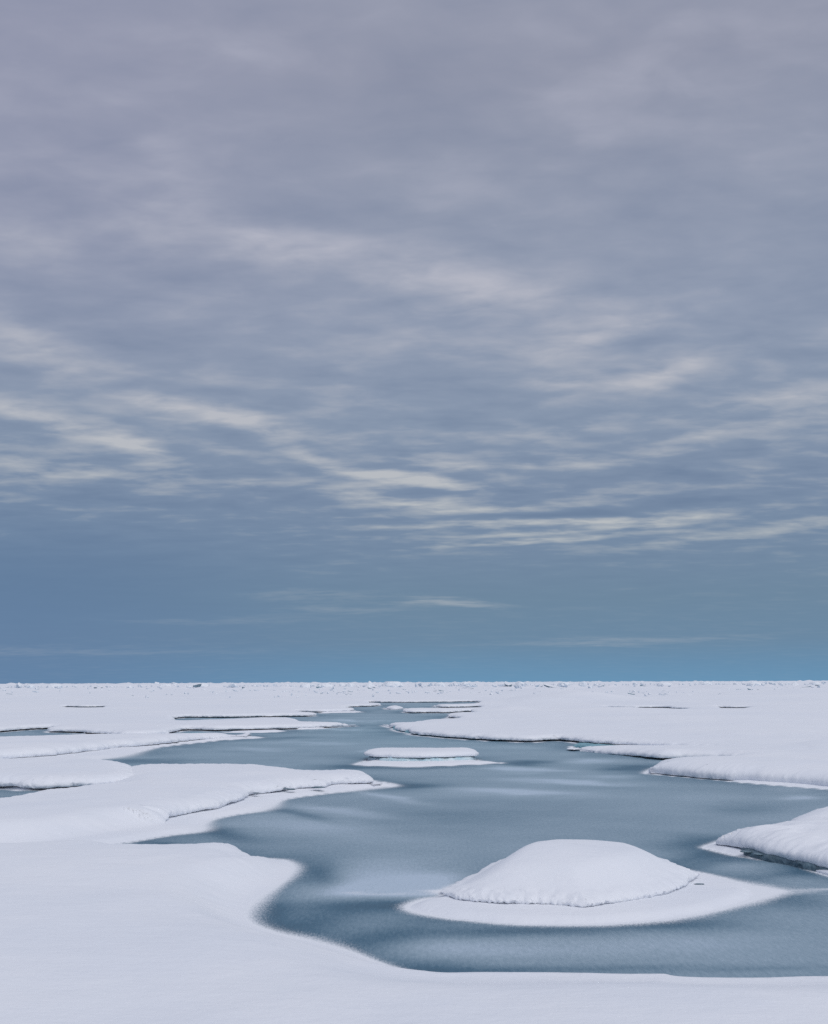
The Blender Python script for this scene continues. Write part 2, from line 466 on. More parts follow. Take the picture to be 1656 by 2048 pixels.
def snow_mesh(name, outs, mat, z0=0.0, ztop=None, rise=0.06, riseL=1.5, swell=0.03, softW=4.0, kint=0.006, fluff=0.012, undercut=1.0,
              bumps=(), seed=0.0, extra=None, minint=0.05, rmax=None, tuck=0.34):
    F = Field(outs)
    pts = []; ring = []
    # rings along the edge
    H = F.at[:, 0]; gnt = F.at[:, 1]; Wd = F.at[:, 2]
    lipW = 2.2 * H + (Wd - 2.2 * H) * gnt
    nedge = len(F.xy)
    pts = [F.xy]
    dd = [np.zeros(nedge)]
    hard = F.hard
    for si in KN_S[1:]:
        off = lipW * si
        P = F.xy[hard] + F.nin[hard] * off[hard][:, None]
        pts.append(P); dd.append(off[hard])
    P1 = np.vstack(pts[1:]); D1 = np.concatenate(dd[1:])
    idx, d = F.near(P1)
    ok = F.inside(P1) & (d > 0.93 * D1)
    P1 = P1[ok]; D1 = D1[ok]
    # interior polar grid about the foot of the camera
    rr = np.hypot(F.xy[:, 0], F.xy[:, 1]); th = np.arctan2(F.xy[:, 0], F.xy[:, 1])
    yneg = F.xy[:, 1].min() < 2.0
    xmn, ymn = F.xy.min(0); xmx, ymx = F.xy.max(0)
    if yneg:
        gx, gy = np.meshgrid(np.arange(xmn, xmx, 0.6), np.arange(ymn, 5.0, 0.6))
        G1 = np.stack([gx.ravel(), gy.ravel()], 1) + RNG.uniform(-0.15, 0.15, (gx.size, 2))
        rlo = 5.3; tlo, thi = -1.45, 1.45
    else:
        G1 = np.zeros((0, 2)); rlo = max(5.3, rr.min()); tlo, thi = th.min(), th.max()
    rhi = rr.max() if rmax is None else rmax
    R = [rlo]
    while R[-1] < rhi: R.append(R[-1] * (1 + kint) if R[-1] * kint > minint else R[-1] + minint)
    rows = []
    for k, r in enumerate(R):
        st = max(kint, minint / r)
        t = np.arange(tlo, thi, st) + (0.5 * st if k % 2 else 0)
        rows.append(np.stack([r * np.sin(t), r * np.cos(t)], 1))
    G2 = np.vstack(rows)
    G2 = G2[(G2[:, 0] > xmn) & (G2[:, 0] < xmx) & (G2[:, 1] > max(ymn, 5.0 if yneg else -1e9)) & (G2[:, 1] < ymx)]
    Gp = np.vstack([G1, G2])
    Gp = Gp[F.inside(Gp)]
    gi, gd = F.near(Gp)
    keep = gd > lipW[gi] * 1.04 + 0.0015 * np.hypot(Gp[:, 0], Gp[:, 1])
    keep |= (~hard[gi]) & (gd > 0.003 * np.hypot(Gp[:, 0], Gp[:, 1]))
    Gp = Gp[keep]
    allp = np.vstack([F.xy, P1, Gp])
    edges = []
    b = 0
    for o in outs:
        n = len(o.xy)
        edges += [(b + i, b + (i + 1) % n) for i in range(n)]
        b += n
    vs, es, fs, ov, oe, of = delaunay_2d_cdt([Vector((float(p[0]), float(p[1]))) for p in allp], edges, [], 0, 1e-5)
    V = np.array([(v.x, v.y) for v in vs])
    T = np.array([f for f in fs if len(f) == 3])
    cen = (V[T[:, 0]] + V[T[:, 1]] + V[T[:, 2]]) / 3
    T = T[F.inside(cen)]
    idx, d = F.near(V)
    Hn, gn, Wn = H[idx], gnt[idx], Wd[idx]
    nn = F.nin[idx]
    # smooth blending of lip height towards the interior is done with the nearest hard edge
    if F.kh is not None:
        ih, dh = F.near(V, F.kh)
        is_, ds = F.near(V, F.ks)
        Hn, gn, Wn, nn = H[ih], gnt[ih], Wd[ih], F.nin[ih]
        d_h = dh
    else:
        d_h = d; ds = None
    x, y = V[:, 0], V[:, 1]
    dist = np.hypot(x, y)
    Hm = outs[0].H
    Htop = Hn + (Hm - Hn) * sstep(0.5 * Hm, 5.0 * Hm, d_h)
    lw = 2.2 * Hn + (Wn - 2.2 * Hn) * gn
    s = np.clip(d_h / lw, 0, 1)
    uc = undercut * (0.55 + 1.1 * fbm(x * 0.8 + seed, y * 0.8, 2.2, 3)) if undercut > 0 else 0.0
    inset = np.interp(s, KN_S, np.concatenate([[tuck], KN_I[1:]])) * Hn
    inset = np.where(s < 0.15, inset * np.clip(uc, -0.3, 1.0) if undercut > 0 else 0.02 * s, inset)
    shift = (inset - s * lw) * (s < 1) * (1 - gn)
    lift = (0.16 * np.clip(0.3 + 1.3 * fbm(x * 1.1 + seed, y * 1.1, 8.2, 3), 0, 1) * undercut * Hn * np.exp(-((s - 0.14) / 0.12) ** 2) * (s > 0.02)) * (1 - gn)
    zl = np.interp(s, KN_S, KN_Z)
    zg = sstep(0, 1, s)
    prof = zl + (zg - zl) * gn
    body = Htop
    dr = np.maximum(0, d_h - 2.2 * Hm * 0.6)
    top = body * prof + rise * (1 - np.exp(-dr / riseL)) + 0.015 * body * s
    inner = sstep(0, 2.0, d_h / np.maximum(0.5, dist * 0.02))
    top = top + swell * inner * (fbm(x * 0.22 + seed, y * 0.22, 1.0, 3) * 1.6)
    top = top + 0.35 * swell * inner * fbm(x * 0.9, y * 0.9 + seed, 4.0, 3)
    for (bx, by, rx, ry, hh) in bumps:
        wx, wy = gp(bx, by, 0.0)
        top = top + hh * np.exp(-((x - wx) / rx) ** 2 - ((y - wy) / ry) ** 2) * inner
    if extra is not None: top = top + extra(x, y, d_h, dist) * inner
    if ds is not None:
        top = top - (Hn * 1.0 + 0.1) * (1 - sstep(0, 1, ds / softW)) * (d_h > 0)
    z = z0 + top + lift
    X = V + nn * shift[:, None]
    # fluffy irregular rim
    if fluff > 0:
        rim = (1 - sstep(0.9, 2.2, d_h / np.maximum(lw, 0.05))) * (1 - gn)
        k = 1.0
        fx = perlin(X[:, 0] * 9, X[:, 1] * 9, z * 9) + 0.9 * perlin(X[:, 0] * 23, X[:, 1] * 23, z * 23) + 1.3 * perlin(X[:, 0] * 2.7, X[:, 1] * 2.7, z * 2.7)
        amp = 0.7 * fluff * np.clip(dist / 22, 1, 1.8)
        X = X + nn * (fx * amp * rim * 1.1)[:, None]
        z = z + perlin(X[:, 0] * 7 + 5, X[:, 1] * 7, z * 7) * amp * rim * (s > 0.1)
        fr = np.exp(-((s - 0.15) / 0.10) ** 2) * (s > 0.02) * (1 - gn)      # ragged lower fringe
        z = z + fr * amp * 1.3 * (perlin(X[:, 0] * 14, X[:, 1] * 14, 3.0) + 0.8 * perlin(X[:, 0] * 31, X[:, 1] * 31, 6.0))
    me = bpy.data.meshes.new(name)
    co = np.stack([X[:, 0], X[:, 1], z], 1)
    me.vertices.add(len(co)); me.vertices.foreach_set('co', co.ravel())
    me.loops.add(len(T) * 3); me.loops.foreach_set('vertex_index', T.ravel().astype(np.int32))
    me.polygons.add(len(T)); me.polygons.foreach_set('loop_start', np.arange(0, len(T) * 3, 3, dtype=np.int32))
    me.polygons.foreach_set('loop_total', np.full(len(T), 3, np.int32))
    me.polygons.foreach_set('use_smooth', np.ones(len(T), bool))
    me.update(); me.validate()
    # faces should look up
    me.materials.append(mat)
    return me, F

def link(name, me, parent=None):
    o = bpy.data.objects.new(name, me); COL.objects.link(o)
    if parent: o.parent = parent
    return o

def tag(o, label=None, cat=None, group=None, kind=None):
    if label: o['label'] = label
    if cat: o['category'] = cat
    if group: o['group'] = group
    if kind: o['kind'] = kind
    return o

def root(name, xy):
    o = bpy.data.objects.new(name, None); COL.objects.link(o)
    o.location = (xy[0], xy[1], 0.0); return o

def child(name, me, r):
    c = r.location
    me.transform(Matrix.Translation((-c.x, -c.y, 0)))
    return link(name, me, r)

b = {'b': 1}; S = {'s': 1}
def B_(**k): return dict(b=1, **k)
SHORES = []       # outlines of everything that meets the thin ice: used by the ice sheet's frost and dark rims

def shelf(pts, seed=0, H=0.07, W=0.35, **kw):
    P = []
    for p in pts:
        o = dict(p[2]) if len(p) > 2 else {}
        o.setdefault('g', 1.0); o.setdefault('W', W); o.setdefault('z', 0.0)
        P.append((p[0], p[1], o))
    out = Outline(P, H=H, jag=kw.pop('jag', 0.05), seed=seed)
    SHORES.append(out)
    me, F = snow_mesh('snow_shelf', [out], M_SNOW, z0=-0.003, rise=0.02, swell=0.025, fluff=0, undercut=0, seed=seed, kint=0.009, **kw)
    return me

# --- 1 the near snow ground the picture is taken from
near = Outline([
    (-900, 1690, S), (-300, 1672, S), (30, 1664, S), (114, 1662, b), (177, 1662, b), (249, 1678, b), (322, 1680, b), (395, 1679, b), (448, 1673, b), (476, 1677, b),
    (500, 1694, dict(z=.22, H=.30, g=.6, W=.8)), (524, 1713, dict(z=.05, H=.16, g=1, W=.8)), (545, 1719, dict(z=.0, H=.14, g=1, W=.6)), (568, 1722, dict(g=1, W=.6, z=0, H=.14)), (582, 1733, dict(g=1, W=.7, z=0, H=.2)), (574, 1750, dict(g=1, W=.9, z=0, H=.3)),
    (555, 1768, dict(g=1, W=1.2, z=0)), (519, 1791, dict(g=1, W=1.3, z=0)), (491, 1817, dict(g=1, W=1.3, z=0)), (489, 1840, dict(g=1, W=1.2, z=0)),
    (527, 1860, dict(g=1, W=1.0, z=0, H=.25)), (610, 1881, dict(g=1, W=.8, z=.0, H=.18)), (701, 1902, dict(g=1, W=.6, z=.02, H=.14)), (779, 1925, dict(g=1, W=.4, z=.05, H=.13)),
    (860, 1941, dict(z=.09, H=.12, g=1, W=.12)), (975, 1943.5, dict(z=.10, H=.13, g=1, W=.12)), (1095, 1944, dict(z=.10, H=.13, g=1, W=.12)), (1240, 1947, dict(z=.10, H=.13, g=1, W=.12)), (1334, 1948, dict(z=.10, H=.13, g=1, W=.12)), (1355, 1952, dict(z=.10, H=.13, g=1, W=.12)),
    (1507, 1955, dict(z=.10, H=.13, g=1, W=.12)), (1656, 1952, dict(z=.10, H=.13, g=1, W=.12)), (2300, 1962, dict(z=.10, H=.13, g=1, W=.12)),
    ('w', 14.0, -8.0, dict(H=.13, g=1, W=.3)), ('w', -16.0, -8.0, dict(s=1))], H=0.36, jag=0.02, seed=1)
me, _ = snow_mesh('snow_ground', [near], M_SNOW, rise=0.10, riseL=2.5, swell=0.05, softW=3.0, undercut=0.0, seed=1.0,
                  bumps=[(470, 1740, .5, .5, -.07), (430, 1790, .7, .6, -.05), (452, 1698, 1.0, .5, .10), (500, 1730, .5, .3, -.05), (488, 1712, .22, .10, -.07), (505, 1716, .12, .08, -.05), (462, 1738, .15, .1, -.03), (478, 1748, .18, .1, -.03), (440, 1752, .2, .1, -.025)], kint=.0048)
SHORES.append(near)
o = tag(link('snow_ground', me), kind='structure')

# --- 2 second snow tongue on the left
L7 = Outline([
    (-900, 1665, b), (-300, 1625, b), (0, 1594, b), (75, 1581, b), (130, 1576, b), (152, 1572, b), (160, 1566, S), (165, 1550, S), (190, 1530, S), (224, 1529.5, b), (351, 1529, b), (501, 1529.5, b), (576, 1535, b), (627, 1541, b), (670, 1540.5, b), (712, 1539, b),
    (731, 1543, b), (741, 1550, B_(z=.34)), (752, 1559, B_(z=.24, H=.3)), (758, 1565, dict(z=.1, H=.2)), (740, 1568, dict(H=.3)), (702, 1570), (675, 1571), (647, 1577), (600, 1579), (566, 1585), (506, 1592), (490, 1600), (481, 1606), (441, 1618), (371, 1630),
    (340, 1638, dict(H=.34)), (326, 1649, dict(g=1, W=1.0, H=.3)), (280, 1658, dict(g=1, W=1.6, H=.3)), (180, 1676, dict(g=1, W=1.6, H=.3)), (60, 1690, dict(g=1, W=1.6, H=.3)), (-300, 1700, dict(g=1, W=1.6, H=.3)), (-900, 1730, dict(g=1, W=1.6, H=.3))],
    H=0.33, jag=0.07, seed=2)
r = root('snow_tongue', gp(560, 1570))
tag(r, 'long low snow tongue on the left ending in a blunt point at mid-channel', 'ice floe', 'snow tongues reaching in from the left')
me, _ = snow_mesh('snow_cap', [L7], M_SNOW, z0=0.075, rise=0.06, riseL=3, swell=0.05, softW=2.5, seed=2.0, fluff=.022, tuck=.9, undercut=1.7)
child('snow_cap', me, r)
me = shelf([(789, 1571), (745, 1576), (702, 1581), (650, 1587), (601, 1593), (560, 1602), (546, 1608), (530, 1616), (521, 1620), (470, 1630), (426, 1638), (405, 1646), (401, 1650), (395, 1660), (360, 1667), (321, 1673), (251, 1684.5), (150, 1700), (-200, 1720),
            (-200, 1640), (200, 1590), (500, 1560), (700, 1556)], seed=3, W=.5)
child('ice_shelf', me, r)

# --- 3 small snow tongue at the left edge
L6 = Outline([(-900, 1535, b), (-300, 1522, b), (0, 1518.5, b), (100, 1516, b), (185, 1515, b), (206, 1519, b), (217, 1526, B_(z=.2, H=.25)), (228, 1534, dict(z=.05)), (260, 1542), (280, 1560), (220, 1572), (150, 1575), (95, 1577.5), (50, 1577.5), (0, 1575), (-300, 1590), (-900, 1625)],
             H=0.34, jag=0.07, seed=4)
r = root('snow_tongue', gp(60, 1550))
tag(r, 'short snow tongue at the left edge above a dark slot of open ice', 'ice floe', 'snow tongues reaching in from the left')
me, _ = snow_mesh('snow_cap', [L6], M_SNOW, z0=0.075, rise=0.05, riseL=3, swell=0.05, seed=4.0, fluff=.022, tuck=.9, undercut=1.5)
child('snow_cap', me, r)
me = shelf([(-400, 1606), (0, 1578), (50, 1581), (95, 1580), (140, 1578), (180, 1572), (150, 1550), (0, 1550), (-400, 1560)], seed=5)
child('ice_shelf', me, r)

# --- 4 large snow tongue further back on the left
L5 = Outline([(-900, 1625), (-300, 1548), (0, 1520), (35, 1518), (90, 1513), (150, 1507), (215, 1499), (270, 1494), (320, 1489), (380, 1483), (431, 1477.5), (470, 1472), (494, 1467), (498, 1464.5, dict(z=.2, H=.35)), (492, 1462.5, B_(H=.45)),
              (451, 1462, b), (400, 1461.5, b), (371, 1460.5, b), (345, 1457, S), (260, 1455, S), (180, 1457, S), (155, 1464, b), (133, 1469, b), (80, 1472.5, b), (0, 1475, b), (-300, 1483, b), (-900, 1500, b)], H=0.40, jag=0.08, seed=6)
r = root('snow_tongue', gp(250, 1485))
tag(r, 'wide snow tongue behind the nearer left ones with a blue undercut along its near rim', 'ice floe', 'snow tongues reaching in from the left')
me, _ = snow_mesh('snow_cap', [L5], M_SNOW, z0=0.10, rise=0.06, riseL=5, swell=0.06, softW=14, seed=6.0)
child('snow_cap', me, r)
me = shelf([(519, 1475.5), (470, 1478.5), (431, 1481.5), (400, 1485), (351, 1490), (315, 1495), (280, 1502), (245, 1510), (215, 1515.5), (140, 1524), (-300, 1560), (-300, 1520), (200, 1485), (440, 1469)], seed=7, W=.8)
child('ice_shelf', me, r)
inner = Outline([(-300, 1545), (0, 1518), (150, 1505), (215, 1497), (320, 1487), (400, 1479), (440, 1473), (430, 1469), (300, 1472), (0, 1490), (-300, 1500)], H=0.2, jag=0.05, seed=8)
me, _ = snow_mesh('ice_base', [inner], M_ICEBASE, rise=0.0, swell=0, fluff=.02, undercut=0, seed=8.0, kint=.02)
child('ice_base', me, r)

# --- 5 the domed floe in the foreground
MO = Outline([(880, 1784, dict(z=.10, H=.07)), (893, 1793, dict(H=.09)), (917, 1802, dict(H=.12)), (976, 1809), (1041, 1812), (1095, 1813), (1125, 1815), (1150, 1817.5), (1171, 1818), (1195, 1815), (1220, 1811), (1274, 1803), (1310, 1797), (1334, 1792), (1356, 1782), (1371, 1773), (1388, 1762, dict(H=.18)),
              (1397, 1750, dict(z=.12, H=.10)), (1383, 1738, dict(z=.2)), (1328, 1715, dict(z=.2)), (1274, 1707, dict(z=.2)), (1215, 1703, dict(z=.2)), (1130, 1702, dict(z=.2)), (1063, 1706, dict(z=.2)), (1014, 1716, dict(z=.2)), (976, 1727, dict(z=.2)), (938, 1747, dict(z=.18, H=.10)), (908, 1765, dict(z=.15, H=.08)), (888, 1778, dict(z=.12, H=.07))],
             H=0.13, jag=0.035, seed=9)
dome_c = gp(1137, 1764)
def dome(x, y, d, dist):
    u = (x - dome_c[0] + .15) / np.where(x < dome_c[0] - .15, 2.4, 2.95); v = (y - dome_c[1]) / 2.5
    return 0.475 * np.clip(1 - (u * u + v * v) ** 0.98, 0, 1)
r = root('ice_floe', gp(1130, 1780))
tag(r, 'big domed snow-covered floe alone in the foreground on a flat white shelf', 'ice floe')
me, _ = snow_mesh('snow_cap', [MO], M_SNOW, z0=0.075, rise=0.0, riseL=1.2, swell=0.045, seed=9.0, minint=.04, fluff=.034, bumps=[(1000, 1722, .5, .5, .05), (1290, 1728, .6, .5, .05), (1090, 1712, .35, .4, .03), (1200, 1760, .7, .5, -.03), (950, 1760, .4, .3, -.025)], extra=dome, tuck=1.1, undercut=2.4)
child('snow_cap', me, r)
me = shelf([(817, 1814), (830, 1822), (857, 1829), (910, 1838), (976, 1844), (1085, 1849), (1193, 1848), (1301, 1841), (1382, 1831), (1440, 1819), (1475, 1808), (1500, 1797), (1510, 1785), (1492, 1773), (1460, 1762), (1440, 1756), (1405, 1747), (1340, 1735), (1100, 1740), (900, 1775), (884, 1793), (850, 1800)], seed=10, W=.3, minint=.04)
child('ice_shelf', me, r)

# --- 6 the flat-topped floe in mid channel
TB = Outline([(727, 1507, dict(z=.3)), (740, 1510.5, dict(z=.27)), (775, 1513, dict(z=.25)), (840, 1514.5, dict(z=.25)), (900, 1513, dict(z=.25)), (935, 1511, dict(z=.26)), (956, 1507, dict(z=.3)), (950, 1502, dict(z=.3)), (905, 1501, dict(z=.3)), (840, 1501, dict(z=.3)), (770, 1501, dict(z=.3)), (738, 1502.5, dict(z=.3))],
             H=0.24, jag=0.03, seed=11)
r = root('ice_floe', gp(840, 1520))
tag(r, 'flat-topped mushroom-shaped floe alone in mid channel, cap on a pale blue neck', 'ice floe')
me, _ = snow_mesh('snow_cap', [TB], M_SNOW, z0=0.22, rise=0.03, swell=0.03, seed=11.0, fluff=.008)
child('snow_cap', me, r)
NK = Outline([(738, 1520, dict(z=0)), (760, 1524.5, dict(z=0)), (830, 1526, dict(z=0)), (890, 1525, dict(z=0)), (948, 1520, dict(z=0)), (944, 1515, dict(z=0)), (840, 1512, dict(z=0)), (748, 1515, dict(z=0))], H=0.26, jag=0.04, seed=12)
me, _ = snow_mesh('ice_neck', [NK], M_TABLEICE, z0=0.0, rise=0, swell=0, fluff=.03, undercut=0, seed=12.0)
child('ice_neck', me, r)
me = shelf([(711, 1529), (740, 1531.5), (780, 1533), (820, 1533.5), (880, 1532), (930, 1530), (970, 1528), (1003, 1526), (965, 1523), (940, 1519), (840, 1516), (745, 1518), (728, 1524)], seed=13, W=.5, jag=.03)
child('ice_shelf', me, r)

# --- 7 snow bank at the right edge, near
def lumps(x, y, d, dist):
    e = np.exp(-d / 0.8)
    return e * (0.16 * fbm(x * 1.6, y * 1.6, 3.3, 3) + 0.09 * fbm(x * 4.2, y * 4.2, 1.3, 2))
RR = Outline([(1426, 1684, dict(z=.12, H=.16)), (1440, 1691, dict(z=.08, H=.26)), (1470, 1698), (1500, 1705), (1530, 1714), (1560, 1721), (1598, 1730), (1656, 1742), (1900, 1785), (2400, 1860), (2400, 1560, b), (1900, 1585, b), (1700, 1595, b), (1656, 1604, b), (1622, 1614, b), (1598, 1620, b), (1580, 1629, b), (1567, 1639, b), (1513, 1649, b), (1480, 1653, b), (1455, 1660, B_(z=.32, H=.34)), (1436, 1673, B_(z=.22, H=.24))],
             H=0.38, jag=0.06, seed=14)
r = root('snow_bank', gp(1640, 1690))
tag(r, 'lumpy snow bank at the right edge with dark crevices under its broken rim', 'ice floe')
me, _ = snow_mesh('snow_cap', [RR], M_SNOW, z0=0.08, rise=0.10, riseL=2, swell=0.06, seed=14.0, fluff=.016, kint=.004, extra=lumps,
                  bumps=[(1500, 1690, .22, .25, -.1), (1560, 1695, .25, .2, -.08), (1600, 1705, .3, .2, -.07), (1530, 1702, .2, .15, .06), (1580, 1712, .18, .14, .06)])
child('snow_cap', me, r)
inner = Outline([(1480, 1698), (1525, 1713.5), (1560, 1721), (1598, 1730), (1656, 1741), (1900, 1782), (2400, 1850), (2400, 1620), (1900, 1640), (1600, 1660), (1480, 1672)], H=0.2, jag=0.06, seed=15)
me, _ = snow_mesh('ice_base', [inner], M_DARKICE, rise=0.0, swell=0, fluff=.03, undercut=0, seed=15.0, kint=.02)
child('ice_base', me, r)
me = shelf([(1406, 1695), (1430, 1702), (1464, 1710), (1500, 1715.5), (1525, 1719), (1533, 1716), (1540, 1710), (1500, 1690), (1455, 1680), (1434, 1686)], seed=16, W=.25)
child('ice_shelf', me, r)

# --- 8 flat floelet beside it
fl = Outline([(1613, 1735, dict(z=0, H=.06)), (1630, 1742, dict(z=0)), (1656, 1750, dict(z=0)), (1720, 1768, dict(z=0)), (1800, 1780, dict(z=0)), (1800, 1768, dict(z=0)), (1720, 1748, dict(z=0)), (1660, 1737, dict(z=0)), (1635, 1733, dict(z=0))], H=0.07, jag=0.03, seed=17)
SHORES.append(fl)
me, _ = snow_mesh('ice_floe', [fl], M_SNOW, rise=0.02, swell=.01, fluff=.006, undercut=.5, seed=17.0, kint=.004, minint=.03)
tag(link('ice_floe', me), 'thin flat white floe lying against the near right snow bank', 'ice floe')

# --- 9 snow banks on the right, further back
R3 = Outline([(1298, 1543.5, dict(z=.05, H=.3)), (1320, 1546), (1379, 1552), (1440, 1557), (1500, 1561), (1560, 1565), (1622, 1569.5), (1656, 1573), (1900, 1590), (2600, 1640), (2600, 1530, S), (1900, 1490, S), (1640, 1488, S), (1520, 1493, S), (1475, 1500, S), (1450, 1508, b), (1400, 1509.5, b), (1360, 1511.5, b), (1335, 1513, b), (1318, 1514.5, b), (1309, 1519, b), (1304, 1530, B_(z=.3, H=.4))],
             H=0.48, jag=0.045, seed=18)
r = root('snow_bank', gp(1560, 1530))
tag(r, 'broad snow bank on the right with a tall blunt nose facing the channel', 'ice floe', 'snow banks on the right shore')
me, _ = snow_mesh('snow_cap', [R3], M_SNOW, z0=0.03, rise=0.05, riseL=4, swell=0.05, softW=4, seed=18.0, undercut=.35, fluff=.008)
child('snow_cap', me, r)
me = shelf([(1292, 1546), (1330, 1550), (1379, 1555), (1440, 1560.5), (1500, 1566), (1586, 1573), (1656, 1579), (1900, 1602), (2600, 1660), (2600, 1600), (1700, 1545), (1400, 1535), (1312, 1536)], seed=19, W=.4, jag=.03)
child('ice_shelf', me, r)

R2 = Outline([(1142, 1492, dict(z=.12, H=.35)), (1160, 1494.5, dict(z=.2)), (1178, 1496, dict(z=.2)), (1233, 1502, dict(z=.2)), (1294, 1508.5, dict(z=.2)), (1342, 1511.5, dict(z=.2)), (1397, 1512, dict(z=.2)), (1500, 1525), (1700, 1545), (2600, 1610), (2600, 1480, S), (1700, 1452, S), (1350, 1458, S), (1270, 1468, S), (1225, 1474, dict(s=1)), (1190, 1478, b), (1172, 1479, b), (1158, 1481, b), (1148, 1485, B_(z=.45))],
             H=0.38, jag=0.09, seed=20)
r = root('snow_bank', gp(1250, 1490))
tag(r, 'snow bank on the right behind the blunt-nosed one, turquoise ice under its rim', 'ice floe', 'snow banks on the right shore')
me, _ = snow_mesh('snow_cap', [R2], M_SNOW, z0=0.09, rise=0.03, riseL=4, swell=0.04, softW=16, seed=20.0, undercut=.5)
child('snow_cap', me, r)
inner = Outline([(1144, 1495.5, dict(z=0)), (1178, 1500, dict(z=0)), (1233, 1506.5, dict(z=0)), (1294, 1512.5, dict(z=0)), (1342, 1515, dict(z=0)), (1397, 1514, dict(z=0)), (1480, 1520), (1480, 1512), (1300, 1502), (1200, 1493), (1152, 1490)], H=0.24, jag=0.06, seed=21)
me, _ = snow_mesh('ice_base', [inner], M_ICEBASE, rise=0.0, swell=0, fluff=.03, undercut=0, seed=21.0, kint=.02)
child('ice_base', me, r)
SHORES.append(inner)
for k, P in enumerate([[(1243, 1508), (1262, 1511), (1292, 1514), (1320, 1515.5), (1325, 1512.5), (1295, 1510), (1260, 1508)], [(1164, 1496), (1180, 1498.5), (1186, 1497.5), (1175, 1495.5)]]):
    me = shelf(P, seed=30 + k, W=.2, jag=.03); child('ice_shelf', me, r)

# --- 10 the far snow field with its capes and leads
cape = [
    (-900, 1466), (-300, 1464), (0, 1463.5), (30, 1461), (55, 1458.5), (80, 1457.5), (112, 1457.5), (109, 1461), (106, 1462.5), (150, 1464.5), (200, 1468), (260, 1472), (330, 1468), (372, 1460), (410, 1460.5), (451, 1460.5), (500, 1459.5), (540, 1458.5), (584, 1457.5), (641, 1455), (690, 1452), (707, 1449.5, dict(z=.1, H=.25)),
    (702, 1446.5, B_(H=.25)), (660, 1445.5, B_(H=.3)), (608, 1443, b), (592, 1437.5, b), (560, 1436.5, b), (510, 1436.5, b), (480, 1438.5, b), (440, 1440, b), (351, 1440.5, b), (343, 1436, dict(z=.2)), (370, 1434.5), (450, 1434.5), (540, 1433), (600, 1432.5), (625, 1431.5), (632, 1428.5, dict(z=.15, H=.3)), (622, 1425.5, b), (600, 1424, b), (590, 1422, dict(z=.2)),
    (625, 1424), (680, 1423), (705, 1421.5), (710, 1419.5, dict(z=.1, H=.3)), (700, 1416.5, b), (690, 1415.5, b), (690, 1414.5, dict(z=.2)), (720, 1413), (752, 1411.5), (762, 1409.5, dict(z=.1, H=.3)), (757, 1407, b), (735, 1405.5, b), (735, 1404.5, dict(z=.2)), (770, 1404.5), (820, 1404.5), (900, 1404), (952, 1403.5), (962, 1404.5, dict(z=.2)),
    (945, 1407.5, b), (905, 1409, b), (872, 1410, b), (865, 1412, dict(z=.1, H=.3)), (878, 1414.2), (920, 1414.2), (955, 1413.5), (968, 1414.2, dict(z=.2)), (950, 1416, b), (900, 1417, b), (825, 1417.5, b), (807, 1420, dict(z=.2, H=.35)), (812, 1424.3), (860, 1425), (900, 1425), (940, 1423), (950, 1425, dict(z=.3)), (925, 1426, b), (905, 1427, b), (893, 1431, dict(z=.3, H=.4)), (897, 1435), (925, 1435.5, dict(z=.3)), (910, 1437.5, b), (844, 1442, b), (812, 1446.5, b), (785, 1446.5, B_(H=.3)), (766, 1448.5, dict(z=.1, H=.25)),
    (782, 1453), (800, 1459.5, dict(z=.15)), (820, 1463, dict(z=.15)), (838, 1466.5, dict(z=.15)), (870, 1470, dict(z=.15)), (942, 1475, dict(z=.15)), (1014, 1478.5, dict(z=.15)), (1075, 1479.5, dict(z=.15)), (1098, 1476, dict(z=.2)), (1125, 1476, dict(z=.2)), (1150, 1483), (1200, 1488), (1400, 1500), (1700, 1530), (2600, 1575),
    ('w', 1500.0, 2600.0, {}), ('w', -1500.0, 2600.0, {})]
OF = Outline(cape, H=0.30, jag=0.08, seed=22)
def hole(pts, seed):
    o = Outline(pts, H=0.24, jag=0.05, seed=seed)
    SHORES.append(Outline(pts, H=0.42, jag=0.05, seed=seed))
    return o.flip()
HO = [hole([(1205, 1414.8), (1260, 1415.2), (1340, 1415.4), (1348, 1417), (1378, 1417, dict(z=.2)), (1370, 1419, b), (1330, 1420.2, b), (1290, 1420.3, b), (1272, 1418.2, b), (1240, 1416.8, b)], 31),
      hole([(1432, 1415), (1465, 1415.3), (1503, 1415.8), (1480, 1418, b), (1450, 1417.8, b)], 32),
      hole([(122, 1413.5), (165, 1413.8), (212, 1414), (204, 1416, b), (138, 1415.8, b)], 33)]
def rough(x, y, d, dist):
    k = sstep(170, 520, dist)
    r1 = np.abs(fbm(x * 0.045, y * 0.03, 7.0, 4, 0.55))
    pk = np.maximum(0, fbm(x * 0.11, y * 0.07, 9.0, 4, 0.6) - 0.12)
    far = sstep(420, 640, dist)
    return k * (r1 * 1.6 - 0.15) + pk * (0.5 + 3.4 * far) * k + sstep(720, 900, dist) * 2.9 + sstep(120, 200, dist) * 0.25 * fbm(x * 0.05, y * 0.05, 2.0, 3)
me, _ = snow_mesh('snow_field', [OF] + HO, M_SNOWFAR, z0=0.10, rise=0.06, riseL=6, swell=0.07, seed=22.0, rmax=1500, extra=rough, kint=0.0055,
                  bumps=[(1150, 1406, 7, 10, 1.3), (1090, 1410, 5, 7, .7), (1200, 1404, 8, 9, .7), (1120, 1402, 4, 6, .8), (1180, 1398, 5, 8, .9), (1060, 1404, 4, 8, .6), (515, 1393, 12, 22, 1.0), (1610, 1392, 16, 30, 1.3), (1250, 1428, 6, 6, .3), (1010, 1424, 2.5, 6, .35), (1390, 1445, 6, 5, .18),
                         (1440, 1380, 14, 40, 1.6), (1300, 1384, 20, 50, 1.2), (1100, 1388, 10, 40, 1.0)])
tag(link('snow_field', me), kind='structure')
SHORES.append(OF)
